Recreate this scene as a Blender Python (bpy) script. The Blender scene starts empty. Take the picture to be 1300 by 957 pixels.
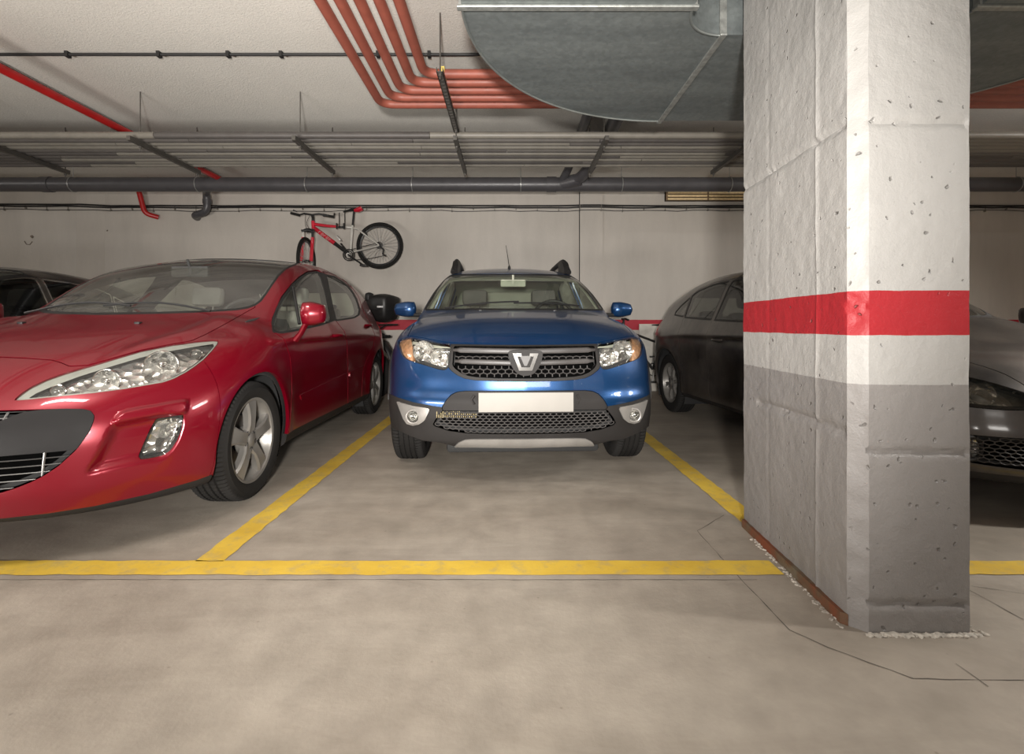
import bpy, bmesh, math, random
import numpy as np
from mathutils import Vector, Matrix
from mathutils.bvhtree import BVHTree
random.seed(7)
C = bpy.context.scene.collection
FPX, U0, V0, EYE = 640.0, 648.0, 413.0, 0.93
VOX = 0.013

# ---------------------------------------------------------------- camera
cam_d = bpy.data.cameras.new('camera'); cam = bpy.data.objects.new('camera', cam_d); C.objects.link(cam)
cam.location = (0, 0, EYE); cam.rotation_euler = (math.pi/2, 0, 0)
cam_d.sensor_fit = 'HORIZONTAL'; cam_d.sensor_width = 36; cam_d.lens = FPX/1300*36
cam_d.shift_x = (650-U0)/1300.0; cam_d.shift_y = -(478.5-V0)/1300.0
cam_d.clip_start = 0.02
bpy.context.scene.camera = cam

# ---------------------------------------------------------------- materials
def new_mat(name):
    m = bpy.data.materials.new(name); m.use_nodes = True
    nt = m.node_tree; b = nt.nodes['Principled BSDF']
    return m, nt, b
def setin(b, **k):
    nm = {'base': 'Base Color', 'rough': 'Roughness', 'metal': 'Metallic', 'coat': 'Coat Weight', 'coat_rough': 'Coat Roughness',
          'spec': 'Specular IOR Level', 'trans': 'Transmission Weight', 'ior': 'IOR', 'sheen': 'Sheen Weight', 'em': 'Emission Color', 'ems': 'Emission Strength'}
    for a, v in k.items():
        b.inputs[nm[a]].default_value = (*v, 1) if isinstance(v, tuple) and len(v) == 3 else v
def noise(nt, scale, detail=4, rough=.55, coord='Object', dist=0, vec=None, stretch=None):
    tc = nt.nodes.new('ShaderNodeTexCoord'); n = nt.nodes.new('ShaderNodeTexNoise')
    n.inputs['Scale'].default_value = scale; n.inputs['Detail'].default_value = detail
    n.inputs['Roughness'].default_value = rough; n.inputs['Distortion'].default_value = dist
    src = tc.outputs[coord]
    if stretch:
        mp = nt.nodes.new('ShaderNodeMapping'); mp.inputs['Scale'].default_value = stretch
        nt.links.new(src, mp.inputs['Vector']); src = mp.outputs['Vector']
    nt.links.new(src, n.inputs['Vector'])
    return n
def ramp(nt, src, stops):
    r = nt.nodes.new('ShaderNodeValToRGB'); e = r.color_ramp.elements
    while len(e) < len(stops): e.new(.5)
    for k, (p, c) in enumerate(stops):
        e[k].position = p; e[k].color = (*c, 1) if len(c) == 3 else c
    nt.links.new(src, r.inputs['Fac']); return r
def mix(nt, fac, a, b, blend='MIX'):
    m = nt.nodes.new('ShaderNodeMix'); m.data_type = 'RGBA'; m.blend_type = blend
    for sock, v in ((m.inputs[0], fac), (m.inputs[6], a), (m.inputs[7], b)):
        if hasattr(v, 'links') or hasattr(v, 'is_output'): nt.links.new(v, sock)
        else: sock.default_value = v if not (isinstance(v, tuple) and len(v) == 3) else (*v, 1)
    return m.outputs[2]
def bump(nt, b, src, strength=.3, dist=.01, prev=None):
    bp = nt.nodes.new('ShaderNodeBump'); bp.inputs['Strength'].default_value = strength; bp.inputs['Distance'].default_value = dist
    nt.links.new(src, bp.inputs['Height'])
    if prev: nt.links.new(prev, bp.inputs['Normal'])
    nt.links.new(bp.outputs['Normal'], b.inputs['Normal']); return bp.outputs['Normal']
def math_n(nt, op, a, b=None, clamp=False):
    m = nt.nodes.new('ShaderNodeMath'); m.operation = op; m.use_clamp = clamp
    for k, v in enumerate((a, b)):
        if v is None: continue
        if hasattr(v, 'is_output'): nt.links.new(v, m.inputs[k])
        else: m.inputs[k].default_value = v
    return m.outputs[0]
_mc = {}
def simple(name, base, rough=.5, metal=0, coat=0, var=.12, nscale=9, bmp=0, bscale=80, spec=.5, coat_rough=.05, rvar=.1):
    """procedural material: base colour with a soft noise variation, noise in roughness and optional fine bump"""
    if name in _mc: return _mc[name]
    m, nt, b = new_mat(name)
    n = noise(nt, nscale, 5)
    lo = tuple(max(0, c*(1-var)) for c in base); hi = tuple(min(1, c*(1+var)) for c in base)
    r = ramp(nt, n.outputs['Fac'], [(.3, lo), (.7, hi)])
    nt.links.new(r.outputs['Color'], b.inputs['Base Color'])
    setin(b, rough=rough, metal=metal, coat=coat, spec=spec, coat_rough=coat_rough)
    rr = ramp(nt, n.outputs['Fac'], [(.3, (max(.02, rough-rvar*rough),)*3), (.7, (min(1, rough+rvar*rough),)*3)])
    nt.links.new(rr.outputs['Color'], b.inputs['Roughness'])
    if bmp:
        n2 = noise(nt, bscale, 3); bump(nt, b, n2.outputs['Fac'], bmp, .002)
    _mc[name] = m; return m
def glass_mat(name, tint=(.8, .85, .8), fac_base=.0, rough=.02, ior=1.5, dust=0):
    if name in _mc: return _mc[name]
    m = bpy.data.materials.new(name); m.use_nodes = True; nt = m.node_tree
    nt.nodes.remove(nt.nodes['Principled BSDF']); out = nt.nodes['Material Output']
    tr = nt.nodes.new('ShaderNodeBsdfTransparent'); gl = nt.nodes.new('ShaderNodeBsdfGlossy'); fr = nt.nodes.new('ShaderNodeLayerWeight')
    mx = nt.nodes.new('ShaderNodeMixShader'); fr.inputs['Blend'].default_value = .5
    tr.inputs['Color'].default_value = (*tint, 1); gl.inputs['Roughness'].default_value = rough; gl.inputs['Color'].default_value = (1, 1, 1, 1)
    n = noise(nt, 6, 3); rr = ramp(nt, n.outputs['Fac'], [(.3, (rough,)*3), (.8, (rough+.03,)*3)]); nt.links.new(rr.outputs['Color'], gl.inputs['Roughness'])
    f = math_n(nt, 'ADD', math_n(nt, 'MULTIPLY', math_n(nt, 'POWER', fr.outputs['Facing'], 5.0), .94), .045+fac_base, True)   # Schlick, the same from both sides
    nt.links.new(f, mx.inputs[0]); nt.links.new(tr.outputs[0], mx.inputs[1]); nt.links.new(gl.outputs[0], mx.inputs[2])
    last = mx.outputs[0]
    if dust:
        df = nt.nodes.new('ShaderNodeBsdfDiffuse'); df.inputs['Color'].default_value = (.55, .52, .48, 1); m2 = nt.nodes.new('ShaderNodeMixShader')
        nd = noise(nt, 3, 5); dr = ramp(nt, nd.outputs['Fac'], [(.3, (dust*.6,)*3), (.7, (dust*1.3,)*3)]); nt.links.new(dr.outputs['Color'], m2.inputs[0]); nt.links.new(last, m2.inputs[1]); nt.links.new(df.outputs[0], m2.inputs[2]); last = m2.outputs[0]
    nt.links.new(last, out.inputs['Surface']); _mc[name] = m; return m

# ---------------------------------------------------------------- object helpers
def tag(o, label=None, cat=None, group=None, kind=None):
    for k, v in (('label', label), ('category', cat), ('group', group), ('kind', kind)):
        if v: o[k] = v
    return o
def empty(name, loc=(0, 0, 0), rz=0, parent=None):
    o = bpy.data.objects.new(name, None); C.objects.link(o); o.location = loc; o.rotation_euler = (0, 0, rz); o.parent = parent
    o.empty_display_size = .1; return o
def mesh_obj(name, V, F, mat, parent=None, smooth=True, normals=None, auto=None):
    me = bpy.data.meshes.new(name); me.from_pydata([tuple(map(float, v)) for v in V], [], [tuple(map(int, f)) for f in F])
    me.validate(); me.update()
    if smooth: me.polygons.foreach_set('use_smooth', [True]*len(me.polygons))
    if auto is not None and smooth:
        try: me.set_sharp_from_angle(angle=math.radians(auto))
        except Exception: pass
    if normals is not None and len(normals) == len(me.vertices):
        me.normals_split_custom_set_from_vertices([tuple(map(float, n)) for n in normals])
    for m in (mat if isinstance(mat, (list, tuple)) else [mat]): me.materials.append(m)
    o = bpy.data.objects.new(name, me); C.objects.link(o); o.parent = parent
    return o
class MB:
    """collects simple solids into one mesh"""
    def __init__(s): s.V = []; s.F = []; s.M = []; s.mi = 0
    def add(s, V, F):
        b = len(s.V); s.V += [tuple(v) for v in V]; s.F += [tuple(i+b for i in f) for f in F]; s.M += [s.mi]*len(F); return s
    def box(s, x0, x1, y0, y1, z0, z1, M=None, bev=0):
        if bev:
            bm = bmesh.new(); bmesh.ops.create_cube(bm, size=1)
            for v in bm.verts: v.co = Vector((x0+(v.co.x+.5)*(x1-x0), y0+(v.co.y+.5)*(y1-y0), z0+(v.co.z+.5)*(z1-z0)))
            bmesh.ops.bevel(bm, geom=bm.edges[:], offset=bev, segments=2, affect='EDGES', profile=.5)
            return s.bm(bm, M)
        V = [(x0, y0, z0), (x1, y0, z0), (x1, y1, z0), (x0, y1, z0), (x0, y0, z1), (x1, y0, z1), (x1, y1, z1), (x0, y1, z1)]
        if M: V = [tuple(M @ Vector(v)) for v in V]
        return s.add(V, [(0, 3, 2, 1), (4, 5, 6, 7), (0, 1, 5, 4), (1, 2, 6, 5), (2, 3, 7, 6), (3, 0, 4, 7)])
    def bm(s, bm, M=None):
        if M: bmesh.ops.transform(bm, matrix=M, verts=bm.verts[:])
        bm.verts.index_update(); V = [tuple(v.co) for v in bm.verts]; F = [tuple(v.index for v in f.verts) for f in bm.faces]; bm.free()
        return s.add(V, F)
    def tube(s, pts, r, n=10, closed=False, cap=True, flat=None):
        P = [Vector(p) for p in pts]; N = len(P); rs = r if isinstance(r, (list, tuple)) else [r]*N
        T = []
        for i in range(N):
            a = P[i-1] if (i > 0 or closed) else P[i]; b = P[(i+1) % N] if (i < N-1 or closed) else P[i]
            T.append((b-a).normalized() if (b-a).length > 1e-9 else Vector((0, 0, 1)))
        up = Vector((0, 0, 1)) if abs(T[0].z) < .9 else Vector((0, 1, 0))
        u = T[0].cross(up).normalized(); V = []
        for i in range(N):
            u = (u - T[i]*u.dot(T[i])).normalized(); w = T[i].cross(u)
            for k in range(n):
                a = 2*math.pi*k/n; fl = flat if flat else 1
                V.append(tuple(P[i] + u*math.cos(a)*rs[i] + w*math.sin(a)*rs[i]*fl))
        F = []
        for i in range(N if closed else N-1):
            j = (i+1) % N
            for k in range(n): F.append((i*n+k, i*n+(k+1) % n, j*n+(k+1) % n, j*n+k))
        if cap and not closed: F.append(tuple(range(n-1, -1, -1))); F.append(tuple((N-1)*n+k for k in range(n)))
        return s.add(V, F)
    def cyl(s, a, b, r, n=20, r2=None): return s.tube([a, b], [r, r if r2 is None else r2], n)
    def lathe(s, prof, n=48, M=None, closed=False):
        """prof: list of (r, h); around +Z by default"""
        V = []; m = len(prof)
        for k in range(n):
            a = 2*math.pi*k/n
            for (r, h) in prof: V.append((r*math.cos(a), r*math.sin(a), h))
        if M: V = [tuple(M @ Vector(v)) for v in V]
        F = []
        for k in range(n):
            k2 = (k+1) % n
            for j in range(m if closed else m-1):
                j2 = (j+1) % m; F.append((k*m+j, k2*m+j, k2*m+j2, k*m+j2))
        return s.add(V, F)
    def prism(s, poly, h0, h1, M=None):
        """poly: 2-D outline, extruded along z from h0 to h1, then transformed"""
        n = len(poly); V = [(p[0], p[1], h0) for p in poly] + [(p[0], p[1], h1) for p in poly]
        if M: V = [tuple(M @ Vector(v)) for v in V]
        F = [tuple(range(n-1, -1, -1)), tuple(range(n, 2*n))] + [(i, (i+1) % n, n+(i+1) % n, n+i) for i in range(n)]
        return s.add(V, F)
    def build(s, name, mat, parent=None, smooth=True, auto=35):
        o = mesh_obj(name, s.V, s.F, mat, parent, smooth, auto=auto)
        if isinstance(mat, (list, tuple)): o.data.polygons.foreach_set('material_index', s.M[:len(o.data.polygons)])
        bm = bmesh.new(); bm.from_mesh(o.data); bmesh.ops.recalc_face_normals(bm, faces=bm.faces[:]); bm.to_mesh(o.data); bm.free()
        return o
def arc_pts(c, r, a0, a1, n, plane='xy'):
    out = []
    for k in range(n+1):
        a = a0+(a1-a0)*k/n; u, v = r*math.cos(a), r*math.sin(a)
        out.append((c[0]+u, c[1]+v, c[2]) if plane == 'xy' else ((c[0]+u, c[1], c[2]+v) if plane == 'xz' else (c[0], c[1]+u, c[2]+v)))
    return out
def fillet(pts, r, n=6):
    """round the corners of a 3-D polyline"""
    P = [Vector(p) for p in pts]; out = [P[0]]
    for i in range(1, len(P)-1):
        a = (P[i-1]-P[i]); b = (P[i+1]-P[i]); d = min(r, a.length*.49, b.length*.49); a.normalize(); b.normalize()
        p0 = P[i]+a*d; p2 = P[i]+b*d
        for k in range(n+1):
            t = k/n; out.append(p0*(1-t)**2 + P[i]*2*t*(1-t) + p2*t*t)
    out.append(P[-1]); return out
def at_z(u, v, z):      # world point at height z seen at photo position (u, v): used only to read sizes off the photograph
    D = (z-EYE)*FPX/(V0-v); return ((u-U0)*D/FPX, D, z)
def at_y(u, v, Y): return ((u-U0)*Y/FPX, Y, EYE+(V0-v)*Y/FPX)
# ================================================================ the room
CEIL = 2.975; WY = 7.15
def concrete_floor():
    m, nt, b = new_mat('concrete_floor')
    n1 = noise(nt, .9, 6, .6); n2 = noise(nt, 7, 8, .65); n3 = noise(nt, 60, 4, .6); n4 = noise(nt, 2.2, 6, .65, dist=1.2, stretch=(.35, 1.6, 1))
    c1 = ramp(nt, n1.outputs['Fac'], [(.3, (.33, .285, .235)), (.7, (.46, .41, .345))])
    c2 = ramp(nt, n2.outputs['Fac'], [(.3, (.72, .72, .72)), (.62, (1, 1, 1))])
    c3 = ramp(nt, n4.outputs['Fac'], [(.38, (.74, .73, .71)), (.6, (1, 1, 1))])
    a = mix(nt, .7, c1.outputs['Color'], c2.outputs['Color'], 'MULTIPLY')
    a = mix(nt, .5, a, c3.outputs['Color'], 'MULTIPLY')
    # small chips and dark spots
    v = nt.nodes.new('ShaderNodeTexVoronoi'); v.inputs['Scale'].default_value = 9; tc = nt.nodes.new('ShaderNodeTexCoord')
    nt.links.new(tc.outputs['Object'], v.inputs['Vector'])
    sp = ramp(nt, v.outputs['Distance'], [(.02, (.45, .42, .4)), (.05, (1, 1, 1))])
    a = mix(nt, .45, a, sp.outputs['Color'], 'MULTIPLY')
    nt.links.new(a, b.inputs['Base Color']); setin(b, rough=.62, spec=.35)
    r = ramp(nt, n2.outputs['Fac'], [(.3, (.5,)*3), (.7, (.72,)*3)]); nt.links.new(r.outputs['Color'], b.inputs['Roughness'])
    p = bump(nt, b, n3.outputs['Fac'], .25, .003); bump(nt, b, n2.outputs['Fac'], .2, .006, p)
    return m
def plaster(name, base, scale=75, strength=.5, dist=.009):
    m, nt, b = new_mat(name)
    n = noise(nt, scale, 4, .55, dist=.6); g = noise(nt, 1.1, 5, .6)
    c = ramp(nt, g.outputs['Fac'], [(.3, tuple(x*.9 for x in base)), (.7, base)])
    c2 = ramp(nt, n.outputs['Fac'], [(.35, (.86,)*3), (.6, (1,)*3)])
    nt.links.new(mix(nt, .7, c.outputs['Color'], c2.outputs['Color'], 'MULTIPLY'), b.inputs['Base Color'])
    setin(b, rough=.85, spec=.25); bump(nt, b, n.outputs['Fac'], strength, dist); return m
def painted_bands(name, zs, cols, pits=True, rough=.45, blotch=1.0):
    """painted concrete whose colour bands change with height: white above, red stripe, white, grey dado"""
    m, nt, b = new_mat(name)
    geo = nt.nodes.new('ShaderNodeNewGeometry'); sep = nt.nodes.new('ShaderNodeSeparateXYZ'); nt.links.new(geo.outputs['Position'], sep.inputs[0])
    w = noise(nt, 9, 3); wob = math_n(nt, 'MULTIPLY', math_n(nt, 'SUBTRACT', w.outputs['Fac'], .5), .008)
    z = math_n(nt, 'ADD', sep.outputs['Z'], wob)
    col = (*cols[0], 1)
    for k, zz in enumerate(zs):
        f = math_n(nt, 'LESS_THAN', z, zz); col = mix(nt, f, col, cols[k+1])
    d = noise(nt, 2.0, 7, .65, stretch=(1.5, 1.5, .35)); dc = ramp(nt, d.outputs['Fac'], [(.3, (1-.16*blotch,)*3), (.65, (1,)*3)])
    col = mix(nt, .8, col, dc.outputs['Color'], 'MULTIPLY')
    n1 = noise(nt, 19, 6, .68); n2 = noise(nt, 120, 3)
    if pits:
        v = nt.nodes.new('ShaderNodeTexVoronoi'); v.inputs['Scale'].default_value = 21; v.inputs['Randomness'].default_value = 1
        tc = nt.nodes.new('ShaderNodeTexCoord'); nd = noise(nt, 14, 3)
        vm = nt.nodes.new('ShaderNodeVectorMath'); vm.operation = 'MULTIPLY_ADD'; vm.inputs[1].default_value = (.06, .06, .06)
        nt.links.new(nd.outputs['Color'], vm.inputs[0]); nt.links.new(tc.outputs['Object'], vm.inputs[2]); nt.links.new(vm.outputs[0], v.inputs['Vector'])
        pz = noise(nt, 3.2, 4, .6); sel = ramp(nt, pz.outputs['Fac'], [(.42, (0,)*3), (.56, (1,)*3)])
        pit = ramp(nt, v.outputs['Distance'], [(.06, (1,)*3), (.13, (0,)*3)])
        pm = math_n(nt, 'MULTIPLY', pit.outputs['Color'], sel.outputs['Color'])
        col = mix(nt, math_n(nt, 'MULTIPLY', pm, .55), col, (.10, .09, .08))
        h = math_n(nt, 'SUBTRACT', math_n(nt, 'MULTIPLY', n1.outputs['Fac'], .5), math_n(nt, 'MULTIPLY', pm, 1.4))
    else: h = n1.outputs['Fac']
    nt.links.new(col, b.inputs['Base Color']); setin(b, rough=rough, spec=.4)
    p = bump(nt, b, h, .6, .02 if pits else .004); bump(nt, b, n2.outputs['Fac'], .15, .002, p); return m
M_floor = concrete_floor(); M_ceil = plaster('ceiling_stucco', (.78, .75, .69))
WHITE = (.60, .56, .51); GREYD = (.15, .145, .143); RED = (.48, .02, .03)
M_wall = painted_bands('wall_paint', [1.01, .865, .16], [(.53, .49, .44), (.42, .012, .03), (.56, .52, .47), (.42, .40, .37)], pits=False)
M_pil = painted_bands('pillar_paint', [1.035, .90, .75], [(.38, .368, .35), (.33, .017, .023), (.37, .358, .34), (.23, .215, .204)])

def struct(o, kind='structure'): o['kind'] = kind; return o
fl = MB(); fl.add([(-12, -4.5, 0), (9, -4.5, 0), (9, 7.4, 0), (-12, 7.4, 0)], [(0, 1, 2, 3)]); struct(fl.build('floor', M_floor))
ce = MB(); ce.box(-12, 9, -4.5, 7.4, CEIL, CEIL+.2); struct(ce.build('ceiling', M_ceil, smooth=False))
wb = MB(); wb.box(-12, 9, WY, WY+.25, -.02, CEIL)
xa = (133-U0)*WY/FPX; xb = (97-U0)*(WY-.08)/FPX
wb.prism([(-12, WY+.02), (-12, WY-.08), (xb, WY-.08), (xa, WY), (xa, WY+.02)], 0, CEIL)
wb.box(.972, 1.30, WY-.05, WY+.02, 0, CEIL)
struct(wb.build('wall_back', M_wall, smooth=False))
for nm, b in (('wall_left', (-12.2, -12, -4.5, 7.4)), ('wall_right', (9, 9.2, -4.5, 7.4)), ('wall_front', (-12, 9, -4.7, -4.5))):
    w = MB(); w.box(b[0], b[1], b[2], b[3], -.02, CEIL); struct(w.build(nm, M_wall, smooth=False))

# ---- pillar, with chamfered corner and fine board marks
def make_pillar():
    LX0, LX1, FY, BY = 1.043, 1.083, 1.524, 2.34; RX = 1.388; ch = .043
    nz = 330; prof = []
    def side(p, q, n): return [(p[0]+(q[0]-p[0])*k/n, p[1]+(q[1]-p[1])*k/n) for k in range(n)]
    corner = [(LX1, BY), (LX0, FY+ch*.9), (LX0+ch*.95, FY), (RX, FY), (RX, BY)]
    ring = side(corner[0], corner[1], 70)+side(corner[1], corner[2], 6)+side(corner[2], corner[3], 34)+side(corner[3], corner[4], 30)+side(corner[4], corner[0], 6)
    n = len(ring); rnd = random.Random(3); V = []; F = []
    import mathutils
    for j in range(nz+1):
        z = CEIL*j/nz
        for i, (x, y) in enumerate(ring):
            q = Vector((x*6, y*6, z*6)); d = mathutils.noise.noise(q)*.0035 + mathutils.noise.noise(q*4)*.0015
            if i < 70:      # left face: the rough casting seams and vertical board joints
                zl = 1.56+ (y-1.52)*.0
                wv = mathutils.noise.noise(Vector((y*9, 3, 0)))*.02; d += -.013*math.exp(-((z-zl-wv)/.011)**2)*(.6+.8*abs(mathutils.noise.noise(q*5))) - (.014*math.exp(-((z-.60-wv)/.012)**2)*(.6+.8*abs(mathutils.noise.noise(q*5))) if y < 2.2 else 0)
                for yb, s in ((1.73, 1), (2.09, -1)): d += s*.004*math.exp(-((y-yb)/.006)**2)
            elif 76 <= i < 110:
                wv = mathutils.noise.noise(Vector((x*9, 5, 0)))*.012; d += -.008*math.exp(-((z-1.545-wv)/.010)**2) - .011*math.exp(-((z-.545-wv)/.010)**2) - .010*math.exp(-((z-.085-wv)/.010)**2)
            nx, ny = (x-1.22), (y-1.9)
            if i < 70: nx, ny = -1, 0
            elif i < 76: nx, ny = -.7, -.7; d += mathutils.noise.noise(q*2.5)*.006 - .012*max(0, math.exp(-((z-.985)/.045)**2))*(.4+mathutils.noise.noise(q*7))
            elif i < 110: nx, ny = 0, -1
            elif i < 140: nx, ny = 1, 0
            else: nx, ny = 0, 1
            V.append((x+nx*d, y+ny*d, z))
    for j in range(nz):
        for i in range(n): F.append((j*n+i, j*n+(i+1) % n, (j+1)*n+(i+1) % n, (j+1)*n+i))
    o = mesh_obj('concrete_pillar', V, F, M_pil, auto=28)
    tag(o, 'painted concrete pillar, white over grey with one red stripe, in front of the dark car', 'pillar')
    return o
pillar = make_pillar()
# crumbling mortar where the pillar meets the floor and a rusty brown kerb along its left foot
M_mortar = simple('crumbled_mortar', (.45, .41, .355), .9, bmp=.6, bscale=120, var=.3, nscale=60)
mb = MB(); rr = random.Random(5)
def crumb(mb, x, y, s):
    bm = bmesh.new(); bmesh.ops.create_icosphere(bm, subdivisions=1, radius=s)
    for v in bm.verts: v.co *= .7+.6*rr.random(); v.co.z *= .5
    mb.bm(bm, Matrix.Translation((x, y, s*.2)))
for k in range(150):
    t = k/149; crumb(mb, 1.075+t*.325, 1.517-.012*rr.random(), .004+.007*rr.random())
for k in range(90):
    t = rr.random(); crumb(mb, 1.030+t*.035-.02*rr.random(), 1.55+t*.65, .003+.005*rr.random())
for k in range(40): crumb(mb, 1.40+.03*rr.random(), 1.50+.2*rr.random(), .003+.006*rr.random())
tag(mb.build('mortar_crumbs', M_mortar), 'pale crumbled mortar crumbs scattered around the foot of the pillar', 'rubble', kind='stuff')
def rusty():
    m, nt, b = new_mat('rusty_skirting'); n = noise(nt, 6, 5, .6)
    c = ramp(nt, n.outputs['Fac'], [(.38, (.13, .105, .07)), (.5, (.11, .06, .03)), (.62, (.17, .045, .016))])
    nt.links.new(c.outputs['Color'], b.inputs['Base Color']); setin(b, rough=.7); n2 = noise(nt, 50, 4); bump(nt, b, n2.outputs['Fac'], .4, .004); return m
mb = MB(); 
mb.prism([(1.043-.014, 1.575), (1.045, 1.56), (1.085, 2.33), (1.083-.014, 2.33)], 0, .036)
tag(struct(mb.build('trim_1', rusty(), smooth=False)), 'rusty brown skirting strip along the left foot of the pillar', 'skirting')

# ---- floor paint and cracks (thin films lying on the floor)
def worn_yellow():
    m, nt, b = new_mat('worn_yellow_paint'); n = noise(nt, 14, 7, .7); n2 = noise(nt, 2.5, 4)
    c = ramp(nt, n2.outputs['Fac'], [(.35, (.62, .40, .045)), (.65, (.78, .54, .07))])
    f = ramp(nt, n.outputs['Fac'], [(.33, (1,)*3), (.5, (0,)*3)])
    col = mix(nt, math_n(nt, 'MULTIPLY', f.outputs['Color'], .45), c.outputs['Color'], (.33, .28, .2))
    nt.links.new(col, b.inputs['Base Color']); setin(b, rough=.6); n3 = noise(nt, 60, 4); bump(nt, b, n3.outputs['Fac'], .25, .003); return m
M_yel = worn_yellow()
def strip(mb, p, q, w, z=.0025, jag=.004):
    p, q = Vector(p), Vector(q); d = (q-p); L = d.length; d.normalize(); nn = Vector((-d.y, d.x)); n = max(2, int(L/.05)); V = []; F = []
    for k in range(n+1):
        c = p+d*(L*k/n); a = c+nn*(w/2+rr.uniform(-jag, jag)); b2 = c-nn*(w/2+rr.uniform(-jag, jag))
        V += [(a.x, a.y, z), (b2.x, b2.y, z)]
    for k in range(n): F.append((2*k, 2*k+1, 2*k+3, 2*k+2))
    mb.add(V, F)
YL = 1.933
for name, segs, lab in (
    ('painted_line', [((-9, YL), (1.02, YL))], 'long yellow painted line running across the front of the parking bays'),
    ('painted_line', [((1.40, YL), (8, YL))], 'short yellow painted line on the floor right of the pillar'),
    ('painted_line', [((-1.187, YL+.05), (-1.187, 7.0))], 'yellow painted bay line between the red car and the blue car'),
    ('painted_line', [((1.145, YL+.42), (1.105, 7.0))], 'yellow painted bay line between the blue car and the pillar')):
    mb = MB()
    for p, q in segs: strip(mb, p, q, .108 if 'bay' not in lab else .112)
    o = mb.build(name, M_yel); tag(o, lab, 'painted line', kind='thing')
M_crk = simple('crack_dark', (.10, .085, .07), .9)
def crack(pts, w=.004, n=1):
    P = []
    for k in range(len(pts)-1):
        a, b = Vector(pts[k]), Vector(pts[k+1]); m = max(2, int((b-a).length/.04))
        for j in range(m): P.append(a+(b-a)*(j/m)+Vector((rr.uniform(-1, 1), rr.uniform(-1, 1)))*.0018)
    P.append(Vector(pts[-1])); V = []; F = []
    for k, p in enumerate(P):
        d = (P[min(k+1, len(P)-1)]-P[max(k-1, 0)]).normalized(); nn = Vector((-d.y, d.x))*w*(.3+.7*rr.random())*.5
        V += [(p.x+nn.x, p.y+nn.y, .0012), (p.x-nn.x, p.y-nn.y, .0012)]
    for k in range(len(P)-1): F.append((2*k, 2*k+1, 2*k+3, 2*k+2))
    return V, F
def fpt(u, v): q = at_z(u, v, 0); return (q[0], q[1])
mb = MB()
YJ = at_z(0, 735.5, 0)[1]
for pts, w in (([(-9, YJ), (.9, YJ-.004)], .004), ([fpt(940, 735), fpt(1003, 800), fpt(1050, 822), fpt(1160, 862)], .0045),
               ([fpt(940, 735), fpt(885, 674), fpt(919, 654)], .004), ([fpt(1232, 750), fpt(1300, 787)], .004), ([fpt(1232, 744), fpt(1300, 754)], .0025),
               ([fpt(1160, 862), fpt(1300, 863.5)], .004), ([fpt(1212, 842), fpt(1255, 872)], .004)):
    V, F = crack(pts, w); mb.add(V, F)
tag(mb.build('floor_cracks', M_crk, smooth=False), 'thin dark cracks and saw-cut joints in the concrete floor', 'crack', kind='structure')

# ================================================================ ceiling services
M_pvc = simple('grey_pvc', (.065, .062, .066), .38, var=.08, rvar=.15)
M_redp = simple('red_oxide_pipe', (.27, .075, .05), .5, var=.12, nscale=14)
M_redg = simple('red_gloss_pipe', (.42, .015, .015), .35)
M_steel = simple('dull_steel', (.13, .122, .11), .5, metal=.6)
M_dark = simple('dark_rubber', (.018, .017, .017), .6)
M_clip = simple('bright_clip', (.34, .34, .33), .35, metal=.6)
def galvan():
    m, nt, b = new_mat('galvanised_sheet'); n = noise(nt, 22, 4, .6); n2 = noise(nt, 1.8, 5, .6, stretch=(.4, 3, 3)); v = nt.nodes.new('ShaderNodeTexVoronoi'); v.inputs['Scale'].default_value = 55
    tc = nt.nodes.new('ShaderNodeTexCoord'); nt.links.new(tc.outputs['Object'], v.inputs['Vector'])
    c = ramp(nt, n2.outputs['Fac'], [(.3, (.17, .19, .19)), (.7, (.26, .285, .28))])
    s = ramp(nt, v.outputs['Color'], [(.2, (.82,)*3), (.8, (1,)*3)])
    nt.links.new(mix(nt, .8, c.outputs['Color'], s.outputs['Color'], 'MULTIPLY'), b.inputs['Base Color'])
    r = ramp(nt, n.outputs['Fac'], [(.3, (.42,)*3), (.7, (.6,)*3)]); nt.links.new(r.outputs['Color'], b.inputs['Roughness']); setin(b, metal=.55)
    bump(nt, b, n2.outputs['Fac'], .15, .01); return m
M_galv = galvan()
# five parallel red pipes that come along the ceiling and turn right
for k in range(5):
    X = -1.0+.1035*k; Y = 3.90-.1175*k
    mb = MB(); mb.tube(fillet([(X, -1.5, 2.64), (X, Y, 2.64), (8.5, Y, 2.64)], .11, 8), .031, 16)
    o = mb.build('red_pipe', M_redp)
    tag(o, ['matt red ceiling pipe, outermost of the five that bend right', 'matt red ceiling pipe, second from the outside of the five', 'matt red ceiling pipe, middle of the five bent pipes', 'matt red ceiling pipe, second from the inside of the five', 'matt red ceiling pipe, innermost of the five that bend right'][k], 'pipe', 'bent red ceiling pipes')
    mc = MB(); mc.box(-.475, -.445, Y-.036, Y+.036, 2.60, 2.675); mc.build('pipe_clamp', simple('yellow_clamp', (.62, .47, .12), .5), o)
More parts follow.
